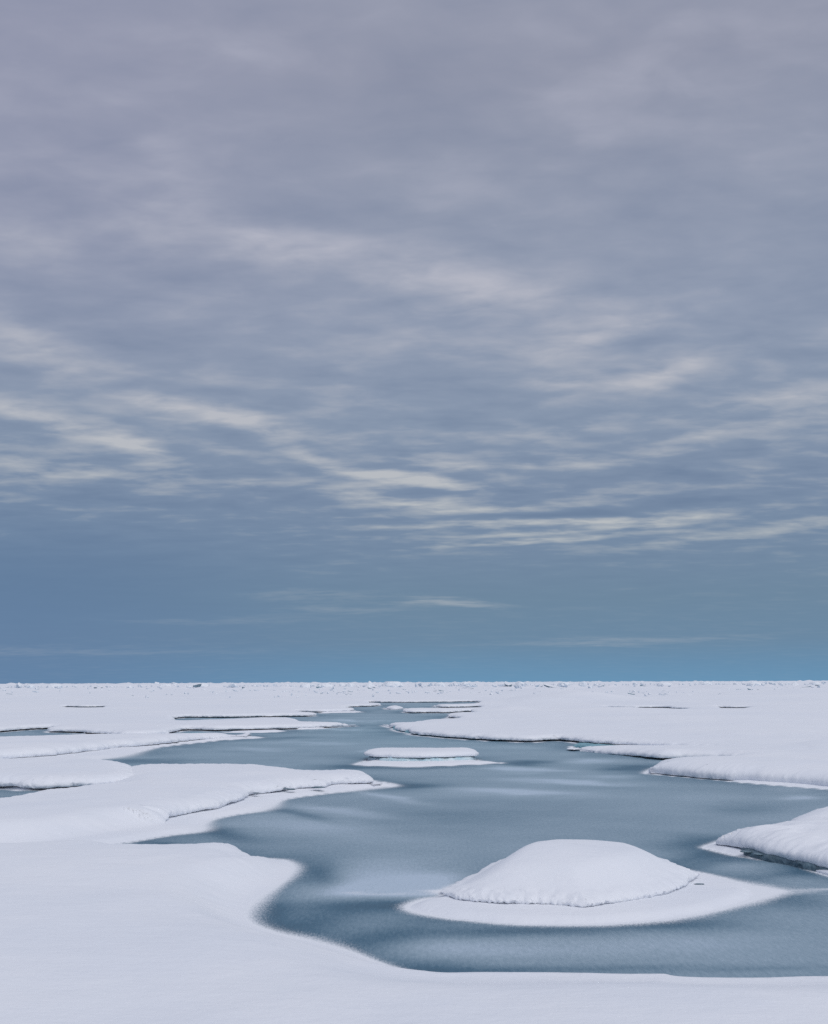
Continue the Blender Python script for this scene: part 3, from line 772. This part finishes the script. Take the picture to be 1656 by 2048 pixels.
inner = Outline([(785, 1458, dict(z=0)), (800, 1463, dict(z=0)), (820, 1466.5, dict(z=0)), (838, 1470, dict(z=0)), (870, 1473.3, dict(z=0)), (942, 1478, dict(z=0)), (1014, 1480.8, dict(z=0)), (1075, 1482, dict(z=0)), (1098, 1479, dict(z=0)), (1125, 1479, dict(z=0)), (1146, 1482, dict(z=0)), (1150, 1478, dict(z=0)), (1000, 1472, dict(z=0)), (850, 1460, dict(z=0)), (800, 1454, dict(z=0))], H=0.24, jag=0.06, seed=23)
me, _ = snow_mesh('ice_ledge', [inner], M_ICEBASE, rise=0.0, swell=0, fluff=.03, undercut=0, seed=23.0, kint=.02)
tag(link('ice_ledge', me), 'turquoise ice edge under the snow rim at the far right side of the channel', 'ice ledge')
SHORES.append(inner)

# tiny floe in the far channel
s1 = Outline([(768, 1416.8, dict(z=0, H=.2)), (780, 1418.3, dict(z=.05)), (800, 1418, dict(z=.05)), (810, 1416.6, dict(z=0, H=.2)), (806, 1412.5, b), (795, 1410.8, b), (780, 1411, b), (772, 1413.5, b)], H=0.35, jag=0.03, seed=24)
SHORES.append(s1)
me, _ = snow_mesh('ice_floe', [s1], M_SNOW, z0=0.02, rise=0.12, riseL=2, swell=.03, seed=24.0)
tag(link('ice_floe', me), 'tiny rounded snow floe alone in the far narrow part of the channel', 'ice floe')

# low snow-dusted plates lying off the far capes and banks
for nm, lab, P in [
    ('ice_floe', 'thin white plate of ice under the tip of the middle left cape', [(560, 1458.5), (600, 1458.8), (640, 1457.5), (655, 1456.3), (610, 1456.8)]),
    ('ice_floe', 'thin white plate of ice beyond the left capes in the far channel', [(640, 1425.8), (690, 1425.6), (724, 1424.3), (705, 1423.2), (650, 1424)]),
    ('ice_floe', 'narrow white plate of ice at the foot of the far left snow cape', [(452, 1465), (500, 1465.6), (560, 1463), (562, 1461.8), (510, 1462)]),
    ('ice_floe', 'narrow white ice strip at the foot of the far right turquoise rim', [(935, 1477), (985, 1480), (1040, 1481.8), (1075, 1482.5), (1080, 1480.5), (1000, 1478)])]:
    me = shelf(P, seed=len(lab), W=.4, H=.09, jag=.05)
    tag(link(nm, me), lab, 'ice floe', 'thin ice plates off the far shores')

def cavity(name, r, px, py, z, w, h, dp=.12, mat=None, seed=0):  # solid dark lump, its colour paints the shade inside a snow hollow
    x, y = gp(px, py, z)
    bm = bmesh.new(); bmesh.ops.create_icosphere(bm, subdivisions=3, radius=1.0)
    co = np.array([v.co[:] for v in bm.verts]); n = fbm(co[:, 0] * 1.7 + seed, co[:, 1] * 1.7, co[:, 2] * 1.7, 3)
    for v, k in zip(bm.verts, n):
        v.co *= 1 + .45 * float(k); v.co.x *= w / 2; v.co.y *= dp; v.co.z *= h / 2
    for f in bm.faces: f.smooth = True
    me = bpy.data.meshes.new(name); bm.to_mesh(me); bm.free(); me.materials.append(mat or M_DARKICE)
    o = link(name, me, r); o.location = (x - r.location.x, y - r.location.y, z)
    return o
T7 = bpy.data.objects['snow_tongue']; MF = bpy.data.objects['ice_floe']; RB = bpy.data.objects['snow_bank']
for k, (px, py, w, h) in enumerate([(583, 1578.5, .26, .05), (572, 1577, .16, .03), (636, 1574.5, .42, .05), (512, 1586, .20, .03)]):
    cavity('hollow_shade', T7, px, py, .17, w, h, .12, seed=k)
cavity('hollow_shade', MF, 1399, 1768, .080, .17, .02, .035, seed=5)  # dark sliver painting the shade of a slit in the shelf
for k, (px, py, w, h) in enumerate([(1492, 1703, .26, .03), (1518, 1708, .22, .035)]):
    cavity('hollow_shade', RB, px, py, .10, w, h, .10, seed=8 + k)

# ------------------------------------------------------------------ the thin sea ice in the channel
def ice_sheet():
    ys = [2150.0]
    while ys[-1] > 1398: ys.append(ys[-1] - (2.6 if ys[-1] > 1480 else 1.0 if ys[-1] > 1420 else .5))
    xs = np.arange(-500, 2160, 3.2)
    PX, PY = np.meshgrid(xs, np.array(ys))
    d = RN @ np.stack([(PX.ravel() - W_PX / 2) / F_PX, -(PY.ravel() - H_PX / 2) / F_PX, -np.ones(PX.size)])
    t = -CAM_H / d[2]
    x, y = d[0] * t, d[1] * t
    nr, nc = PX.shape
    F = Field(SHORES)
    P = np.stack([x, y], 1)
    vis = (PY.ravel() < 2000)
    idx, dm = F.near(P)
    dist = np.hypot(x, y)
    px, py = PX.ravel(), PY.ravel()
    # world streaks drawn out along x
    n1 = fbm(x * 0.12 + 0.04 * y, y * 0.26, 3.0, 4, 0.5)
    n2 = fbm(x * 0.5 + 0.1 * y, y * 1.1 + 0.25 * x, 6.0, 4, 0.55)
    n3 = fbm(x * 0.08, y * 0.16, 9.0, 3, 0.5)
    frost = 0.68 + 0.11 * n1 + 0.05 * fbm(x * 0.3, y * 0.9, 6.5, 3) + 0.09 * n3
    wx = px + 26 * fbm(x * 0.5, y * 0.5, 1.0, 3); wy = py + 7 * fbm(x * 0.35 + 9, y * 0.9, 1.0, 4) + 0.02 * (px - 800)
    PA = [(800, 1783, 130, 11, 0, .50), (770, 1772, 150, 22, 0, .32), (760, 1740, 120, 30, 0, .16), (660, 1655, 170, 22, 8, .16), (870, 1765, 70, 16, 0, .25),
          (1030, 1588, 130, 7, 3, .42), (1150, 1572, 110, 5, 3, .38), (1240, 1560, 70, 4, 0, .2), (1010, 1540, 70, 4, 3, .40), (1090, 1547, 90, 3.5, 2, .25), (1180, 1530, 60, 4, 0, .3), (760, 1592, 80, 5, 10, .3), (650, 1615, 130, 7, 8, .3),
          (1610, 1611, 50, 4, 0, .38), (1600, 1590, 80, 10, 0, .2), (620, 1482, 110, 5, 3, .22), (660, 1456, 80, 2.2, 2, .35), (700, 1440, 60, 2, 2, .3), (520, 1492, 60, 4, 3, .2), (740, 1500, 30, 2, 0, .35),
          (1000, 1905, 170, 16, 0, .14), (1350, 1895, 230, 22, 0, .13), (900, 1893, 90, 14, 0, .12), (1480, 1745, 90, 9, -6, .16), (1560, 1720, 70, 8, -8, .2),
          (850, 1640, 160, 30, 0, -.10), (1050, 1630, 260, 40, 0, -.06),
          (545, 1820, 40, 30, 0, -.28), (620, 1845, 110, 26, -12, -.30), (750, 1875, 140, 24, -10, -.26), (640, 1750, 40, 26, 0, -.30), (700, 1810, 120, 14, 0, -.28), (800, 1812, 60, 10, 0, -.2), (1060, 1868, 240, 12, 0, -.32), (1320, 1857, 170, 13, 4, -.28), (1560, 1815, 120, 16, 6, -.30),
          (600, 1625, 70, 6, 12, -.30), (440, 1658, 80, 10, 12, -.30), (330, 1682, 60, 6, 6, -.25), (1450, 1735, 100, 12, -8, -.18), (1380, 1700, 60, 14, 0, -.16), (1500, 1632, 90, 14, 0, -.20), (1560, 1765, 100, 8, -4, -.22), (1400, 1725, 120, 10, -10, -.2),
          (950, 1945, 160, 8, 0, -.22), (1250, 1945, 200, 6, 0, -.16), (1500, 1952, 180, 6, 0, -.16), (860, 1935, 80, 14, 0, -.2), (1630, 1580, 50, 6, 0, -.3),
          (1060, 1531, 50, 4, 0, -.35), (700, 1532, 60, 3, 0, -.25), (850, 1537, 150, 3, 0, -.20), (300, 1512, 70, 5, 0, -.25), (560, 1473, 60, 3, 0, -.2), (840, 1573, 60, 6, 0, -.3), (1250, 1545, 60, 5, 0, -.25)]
    for (a, b_, rx, ry, tl, am) in PA:
        c, s_ = math.cos(math.radians(-tl)), math.sin(math.radians(-tl))
        u = ((wx - a) * c - (wy - b_) * s_) / rx; v = ((wx - a) * s_ + (wy - b_) * c) / ry
        frost = frost + am * np.exp(-(u * u + v * v))
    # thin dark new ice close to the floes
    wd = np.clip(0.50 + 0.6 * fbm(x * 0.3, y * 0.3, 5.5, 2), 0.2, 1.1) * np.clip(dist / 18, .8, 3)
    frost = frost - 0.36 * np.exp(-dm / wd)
    frost = np.clip(frost, 0.0, 1.0)
    # drifted snow that thins out over the ice beside the floes
    ws = 0.11 + 0.0 * x
    for (a, b_, rx, ry, w) in [(520, 1790, 50, 50, .28), (590, 1740, 40, 22, .18), (620, 1880, 120, 30, .16), (1510, 1785, 70, 26, .40), (1300, 1840, 260, 16, .13), (840, 1815, 60, 20, .12), (400, 1655, 60, 12, .28), (540, 1615, 50, 10, .25), (740, 1578, 80, 8, .2), (250, 1512, 80, 10, .3)]:
        ws = ws + w * np.exp(-((px - a) / rx) ** 2 - ((py - b_) / ry) ** 2)
    ws = ws * np.clip(dist / 20, 1, 3)
    snow = np.exp(-(dm / ws) ** 1.0) * 0.98
    for (a, b_, rx, ry, am) in [(1535, 1783, 60, 13, .6), (1690, 1777, 60, 2.6, .8), (1610, 1781, 50, 8, .45), (1665, 1790, 30, 3, .45), (865, 1783, 40, 4, .55), (770, 1790, 80, 2.6, .55), (700, 1786, 30, 2.6, .5), (790, 1778, 90, 9, .22), (1030, 1588, 100, 2, .25), (1160, 1572, 80, 1.6, .22)]:
        snow = snow + am * np.exp(-((wx - a) / rx) ** 2 - ((wy + .0 - b_ - 0.02 * (a - 800)) / ry) ** 2) * (0.8 + 0.7 * fbm(x * 1.5, y * 1.5, 2, 4))
    snow = np.clip(snow, 0, 1)
    teal = np.exp(-((px - 900) / 260) ** 2 - ((py - 1465) / 26) ** 2) * 0.9 + 0.35 * sstep(1640, 1500, py)
    me = bpy.data.meshes.new('frozen_water')
    co = np.stack([x, y, np.zeros_like(x)], 1)
    me.vertices.add(len(co)); me.vertices.foreach_set('co', co.ravel())
    i = np.arange(nr * nc).reshape(nr, nc)
    q = np.stack([i[:-1, :-1], i[:-1, 1:], i[1:, 1:], i[1:, :-1]], -1).reshape(-1, 4)
    me.loops.add(q.size); me.loops.foreach_set('vertex_index', q.ravel().astype(np.int32))
    me.polygons.add(len(q)); me.polygons.foreach_set('loop_start', np.arange(0, q.size, 4, dtype=np.int32)); me.polygons.foreach_set('loop_total', np.full(len(q), 4, np.int32))
    me.polygons.foreach_set('use_smooth', np.ones(len(q), bool))
    me.update(calc_edges=True)
    for nm, arr in (('frost', frost), ('drift', snow), ('teal', np.clip(teal, 0, 1))):
        a = me.attributes.new(nm, 'FLOAT', 'POINT'); a.data.foreach_set('value', arr.astype(np.float32))
    m, gg, bs = new_mat('thin_sea_ice')
    pos = gg.n('ShaderNodeNewGeometry').outputs['Position']
    def att(nm):
        a = gg.n('ShaderNodeAttribute'); a.attribute_name = nm; return a.outputs['Fac']
    mp = gg.n('ShaderNodeMapping'); gg.put(mp, 0, pos); mp.inputs['Scale'].default_value = (0.5, 0.3, 1)
    fine = gg.noise(mp.outputs[0], 2.2, 5, 0.65)
    gm = gg.n('ShaderNodeMapping'); gg.put(gm, 0, pos); gm.inputs['Scale'].default_value = (1.0, 0.28, 1.0)
    grain = gg.noise(gm.outputs[0], 17.0, 3, 0.85)
    fr = gg.math('ADD', att('frost'), gg.math('MULTIPLY', gg.math('SUBTRACT', fine, 0.5), 0.12))
    fr = gg.math('ADD', fr, gg.math('MULTIPLY', gg.math('SUBTRACT', grain, 0.5), 0.42))
    c = gg.ramp(fr, [(0.0, (0.034, 0.082, 0.130, 1)), (0.28, (0.064, 0.142, 0.212, 1)), (0.5, (0.166, 0.256, 0.330, 1)), (0.72, (0.290, 0.386, 0.464, 1)), (1.0, (0.47, 0.57, 0.68, 1))])
    c = gg.mix(gg.math('MULTIPLY', att('teal'), 0.4), c, gg.mix(1.0, c, (0.78, 1.06, 1.06, 1), 'MULTIPLY'))
    dr = gg.math('ADD', att('drift'), gg.math('MULTIPLY', gg.math('SUBTRACT', gg.noise(gm.outputs[0], 36.0, 3, 0.9), 0.5), 0.95))
    dm_ = gg.mapr(dr, 0.12, 0.88)
    gg.put(bs, 'Base Color', gg.mix(dm_, c, (0.79, 0.82, 0.87, 1)))
    gg.put(bs, 'Roughness', gg.math('ADD', 0.42, gg.math('MULTIPLY', dm_, 0.35)))
    bs.inputs['Specular IOR Level'].default_value = 0.16
    gg.put(bs, 'Normal', bump(gg, gg.noise(gm.outputs[0], 22.0, 3, 0.7), 0.15, 0.005))
    me.materials.append(m)
    return tag(link('frozen_water', me), kind='structure')
ice_sheet()
# open water under everything further out
me = bpy.data.meshes.new('sea_water')
me.from_pydata([(-9000, -4000, -.35), (9000, -4000, -.35), (9000, 12000, -.35), (-9000, 12000, -.35)], [], [(0, 1, 2, 3)])
m, gg, bs = new_mat('sea_water'); bs.inputs['Base Color'].default_value = (0.02, 0.05, 0.07, 1); bs.inputs['Roughness'].default_value = 0.25
gg.put(bs, 'Normal', bump(gg, gg.noise(gg.n('ShaderNodeNewGeometry').outputs['Position'], 1.0, 4, 0.6), 0.3, 0.05))
me.materials.append(m)
tag(link('sea_water', me), kind='structure')

# ------------------------------------------------------------------ pressure-ridge blocks on the horizon
def block_bm(w, dp, h, seed, style='block', bm=None, off=(0, 0, 0), rotz=0.0):
    rs = random.Random(seed)
    bm = bm or bmesh.new()
    pts = []
    if style == 'slab':
        tx_ = rs.uniform(-.25, .25); 
        for i in range(18):
            a = rs.uniform(0, 6.28); r_ = rs.uniform(.75, 1)
            px_, py_ = math.cos(a) * r_ * w / 2, math.sin(a) * r_ * dp / 2
            zt = h * (0.55 + 0.4 * (px_ / (w / 2)) * (1 if tx_ > 0 else -1))
            pts.append((px_, py_, zt + rs.uniform(-.05, .05) * h)); pts.append((px_ * .9, py_ * .9, zt - h * rs.uniform(.35, .6)))
    elif style == 'berg':
        for i in range(46):
            a = rs.uniform(0, 6.28); r_ = rs.uniform(.8, 1); lv = rs.choice((0, .35, .7, 1))
            k = (1.0, .96, .84, .62)[(0, .35, .7, 1).index(lv)]
            pts.append((math.cos(a) * r_ * k * w / 2, math.sin(a) * r_ * k * dp / 2, h * (lv + rs.uniform(-.06, .04))))
    elif style == 'peak':
        for i in range(30):
            a = rs.uniform(0, 6.28); t = rs.random() ** 1.5
            k = (1 - t) ** 1.3 + .06
            pts.append((math.cos(a) * k * w / 2, math.sin(a) * k * dp / 2, h * t))
        pts.append((rs.uniform(-.06, .06) * w, 0, h))
    else:
        for i in range(22):
            a = rs.uniform(0, 6.28); r_ = rs.uniform(.4, 1); t = rs.random()
            pts.append((math.cos(a) * r_ * w / 2 * (1 - .35 * t), math.sin(a) * r_ * dp / 2 * (1 - .35 * t), h * t))
        pts.append((rs.uniform(-.3, .3) * w, 0, h))
    c, s_ = math.cos(rotz), math.sin(rotz)
    vv = [bm.verts.new((p[0] * c - p[1] * s_ + off[0], p[0] * s_ + p[1] * c + off[1], p[2] + off[2])) for p in pts]
    res = bmesh.ops.convex_hull(bm, input=vv)
    dele = [e for e in res['geom_interior'] + res['geom_unused'] if isinstance(e, bmesh.types.BMVert)]
    if dele: bmesh.ops.delete(bm, geom=list(set(dele)), context='VERTS')
    return bm

def roughen(bm, amp, size):
    bmesh.ops.triangulate(bm, faces=bm.faces)
    bmesh.ops.subdivide_edges(bm, edges=bm.edges, cuts=2, use_grid_fill=True)
    co = np.array([v.co[:] for v in bm.verts])
    bm.normal_update()
    n = fbm(co[:, 0] / size, co[:, 1] / size, co[:, 2] / size, 3, .6)
    for v, k in zip(bm.verts, n): v.co += v.normal * float(k) * amp

def add_block(px, base_py, wpx, toppx, style, mat, label, seed, name='ice_block', group=None, cat='ice block', sink=0.15):
    x, y = gp(px, base_py, 0.0)
    d = math.hypot(x, y)
    zb = 0.0
    h = CAM_H + (gp_h(px, toppx, y))
    w = wpx / F_PX * d
    bm = block_bm(w, w * 0.6, h, seed, style)
    if w > 3: roughen(bm, 0.06 * h + .05, max(0.6, w * .12))
    me = bpy.data.meshes.new(name); bm.to_mesh(me); bm.free(); me.materials.append(mat)
    o = link(name, me); o.location = (x, y, 0.0)
    tag(o, label, cat, group)
    return o

def gp_h(px, py, y):      # height above the camera of a picture point standing at depth y
    d = ray(px, py); return d[2] * y / d[1]

add_block(740, 1377.5, 27, 1361.5, 'peak', M_BLOCK, 'sharp pointed ice pinnacle standing highest on the central skyline', 101, 'ice_pinnacle', cat='ice pinnacle')
add_block(786, 1376.5, 52, 1363.5, 'berg', M_BLOCK, 'broad flat-topped white ice block just right of the skyline pinnacle', 102, 'ice_block')
add_block(785, 1378.2, 34, 1374.2, 'slab', M_DARKICE, 'dark slab standing in for the shaded slot at the foot of the broad flat-topped block', 103, 'ice_plate', cat='ice plate')  # dark-material plates in this list colour in shaded slots of the ridge
add_block(1545 + 45, 1374, 22, 1361.0, 'peak', M_BLOCK, 'pale pointed heap of ice on the skyline near the right edge', 104, 'ice_pinnacle', cat='ice pinnacle')
add_block(1000, 1376, 26, 1371, 'slab', M_BLOCKDARK, 'dark low slab standing in for a shaded slot on the skyline right of centre, longer than its neighbours', 105, 'ice_plate', cat='ice plate')
add_block(1199, 1376, 22, 1369.5, 'slab', M_BLOCKTEAL, 'tilted teal slab rising to the right, leftmost of three on the right skyline', 106, 'ice_plate', cat='ice plate')
add_block(1228, 1373, 24, 1366.5, 'slab', M_BLOCKTEAL, 'flat teal slab high on the skyline, middle one of three on the right', 107, 'ice_plate', cat='ice plate')
add_block(1289, 1375.5, 20, 1369, 'slab', M_BLOCKTEAL, 'tilted blue slab, rightmost of the three on the right skyline', 108, 'ice_plate', cat='ice plate')
add_block(1464, 1370.5, 13, 1365, 'slab', M_BLOCKTEAL, 'small teal slab on the skyline above the scattered blue chunks', 109, 'ice_plate', cat='ice plate')
add_block(395, 1377, 58, 1366, 'berg', M_BLOCK, 'wide rounded hump of piled ice on the left skyline', 110, 'ice_mound', cat='ice mound')
add_block(250, 1375, 44, 1367.5, 'berg', M_BLOCK, 'low hump of piled ice on the left skyline, left of the widest hump', 111, 'ice_mound', cat='ice mound')
add_block(290, 1377.8, 22, 1375, 'slab', M_DARKICE, 'thin dark slab standing in for the shaded slot below the low hump on the left skyline', 112, 'ice_plate', cat='ice plate')
add_block(205, 1376, 10, 1371.5, 'slab', M_BLOCKDARK, 'small dark slab standing in for a shaded slot left of the low hump on the left skyline', 113, 'ice_plate', cat='ice plate')
add_block(5, 1380, 9, 1374.5, 'slab', M_BLOCKDARK, 'dark slab standing in for a shaded slot at the very left edge of the skyline', 114, 'ice_plate', cat='ice plate')
add_block(1056, 1391, 16, 1387.5, 'slab', M_BLOCKTEAL, 'teal ice chunk on the snow field below the right of centre skyline', 115, 'ice_plate', cat='ice plate')
add_block(850, 1389, 24, 1385, 'slab', M_PALEICE, 'pale turquoise ice patch on the snow field right below the flat-topped block', 116, 'ice_plate', cat='ice plate')
add_block(1380, 1388.5, 20, 1383.5, 'slab', M_PALEICE, 'pale blue ice patch on the snow field left of the scattered blue chunks', 117, 'ice_plate', cat='ice plate')
add_block(1090, 1374, 12, 1368.5, 'block', M_BLOCKTEAL, 'teal upright ice block in a dark cluster right of centre on the skyline', 118, 'ice_block')
add_block(1072, 1376.5, 26, 1372, 'slab', M_BLOCKDARK, 'dark wide slab standing in for the shaded slot at the base of the cluster right of centre', 119, 'ice_plate', cat='ice plate')
add_block(482, 1384.5, 15, 1381.5, 'slab', M_BLOCKTEAL, 'slim grey ice slab on the snow below the left of centre skyline', 120, 'ice_plate', cat='ice plate')
add_block(570, 1375, 10, 1369, 'block', M_BLOCKTEAL, 'small blue ice chunk on the left of centre skyline', 121, 'ice_block')
add_block(563, 1377.8, 10, 1375, 'slab', M_DARKICE, 'tiny dark slab standing in for the shaded slot just below the small blue chunk left of centre', 122, 'ice_plate', cat='ice plate')
lab4 = 'small blue ice chunk among the scattered ones on the right of the snow field'
for k, (px, py, w, t) in enumerate([(1458, 1377.3, 11, 1374.6), (1464, 1384.5, 12, 1382), (1441, 1388, 7, 1385.5), (1483, 1389.3, 6, 1387), (1474, 1382.6, 6, 1380.8), (1425, 1378, 5, 1376), (1404, 1386, 4, 1384)]):
    add_block(px, py, w, t, 'slab', M_BLOCKTEAL, lab4, 130 + k, 'ice_chunk', group='scattered blue ice chunks', cat='ice chunk')

for k, (px, w, t) in enumerate([(60, 22, 1369.2), (108, 36, 1368), (330, 30, 1368.5), (465, 26, 1368), (610, 24, 1367), (650, 40, 1367), (700, 22, 1366.5), (880, 30, 1365.5), (930, 20, 1365), (1040, 26, 1364.5), (1128, 34, 1364.5), (1165, 20, 1364.2), (1330, 40, 1364.8), (1410, 30, 1364), (1510, 34, 1364), (1630, 26, 1363.5)]):
    add_block(px, 1376.5 - (px - 828) * .0037, w, t, 'berg', M_BLOCK, 'low rounded heap of broken snowy ice along the horizon ridge', 150 + k, 'ice_mound', 'heaps of the horizon ridge', 'ice mound')
# ordinary blocks of the ridge: individual, nearest and largest ones
protos = []
for k in range(10):
    mt = [M_BLOCK, M_BLOCK, M_BLOCK, M_BLOCK, M_BLOCKTEAL, M_BLOCK, M_BLOCK, M_BLOCKDARK, M_BLOCK, M_BLOCK][k]
    bm = block_bm(4.2, 2.6, 2.2, 200 + k, ['block', 'berg', 'block', 'peak', 'slab', 'block', 'slab', 'slab', 'block', 'berg'][k])
    roughen(bm, .14, .9)
    me = bpy.data.meshes.new('ice_block'); bm.to_mesh(me); bm.free(); me.materials.append(mt)
    protos.append(me)
rs = random.Random(77)
for k in range(170):
    px = rs.uniform(-150, 1810)
    cl = 0.5 + 0.5 * math.sin(px * 0.021 + 1.3) * math.sin(px * 0.0093)
    py = 1379.5 - rs.random() * 7 - (px - 828) * 0.0037 * 1.0
    x, y = gp(px, py, 0)
    d = math.hypot(x, y)
    if d > 1100: continue
    s = (0.45 + rs.random() ** 2.2 * 1.25) * d / 700 * (0.7 + .5 * cl)
    o = link('ice_block', protos[rs.randrange(10)])
    o.location = (x, y, rs.uniform(0.2, 0.9) + (0.6 if d > 520 else 0))
    o.scale = (s * rs.uniform(.8, 1.7), s * rs.uniform(.8, 1.3), s * rs.uniform(.6, 1.15))
    o.rotation_euler = (rs.uniform(-.25, .25), rs.uniform(-.25, .25), rs.uniform(0, 6.28))
    tag(o, 'small snow-dusted ice block in the jumbled ridge along the horizon', 'ice block', 'ice blocks of the horizon ridge')

for k in range(70):
    px = rs.choice([rs.uniform(0, 1656), rs.uniform(1080, 1656), rs.uniform(380, 900)])
    py = 1380 + rs.random() ** 1.6 * 17 - (px - 828) * 0.0037
    x, y = gp(px, py, 0.0)
    d = math.hypot(x, y); s_ = (0.10 + rs.random() ** 2 * 0.30) * d / 350
    o = link('ice_chunk', protos[rs.choice([0, 4, 7, 6, 4, 2])])
    o.location = (x, y, 0.38 + 0.25 * (d > 250)); o.scale = (s_ * rs.uniform(1.2, 2.6), s_, s_ * rs.uniform(.4, .9)); o.rotation_euler = (rs.uniform(-.2, .2), 0, rs.uniform(-.5, .5))
    tag(o, 'tiny grey ice chunk poking out of the snow field short of the horizon ridge', 'ice chunk', 'chunks scattered on the snow field')

# uncountable small rubble between them
bm = bmesh.new()
for k in range(1500):
    px = rs.uniform(-300, 1950)
    py = 1376.5 - (px - 828) * 0.0037 - rs.random() ** 1.3 * 6.5 + (rs.random() < .12) * rs.uniform(0, 9)
    x, y = gp(px, py, 0)
    d = math.hypot(x, y)
    if d > 1500: continue
    h = rs.uniform(.5, 1.9) * (0.6 + .6 * (math.sin(px * .05) * .5 + .5)) * (1.0 if d > 480 else .45)
    w = rs.uniform(1.2, 4.0) * (1.0 if d > 480 else .6)
    block_bm(w, w * .6, h, 1000 + k, 'block', bm, (x, y, 0.3 + (1.1 if d > 560 else .2)), rs.uniform(0, 3.1))
for k in range(260):        # a lower, older ridge in front on the right
    px = rs.gauss(1180, 190) if rs.random() < .7 else rs.gauss(560, 120)
    py = 1388 + rs.gauss(0, 4.5) - (px - 828) * 0.0037
    x, y = gp(px, py, 0); w = rs.uniform(.5, 1.7)
    block_bm(w, w * .7, rs.uniform(.25, .7), 5000 + k, 'block', bm, (x, y, 0.5), rs.uniform(0, 3.1))
me = bpy.data.meshes.new('ice_rubble'); bm.to_mesh(me); bm.free(); me.materials.append(M_BLOCK)
tag(link('ice_rubble', me), 'fine jagged rubble of broken ice strewn along the horizon ridge', 'ice rubble', kind='stuff')
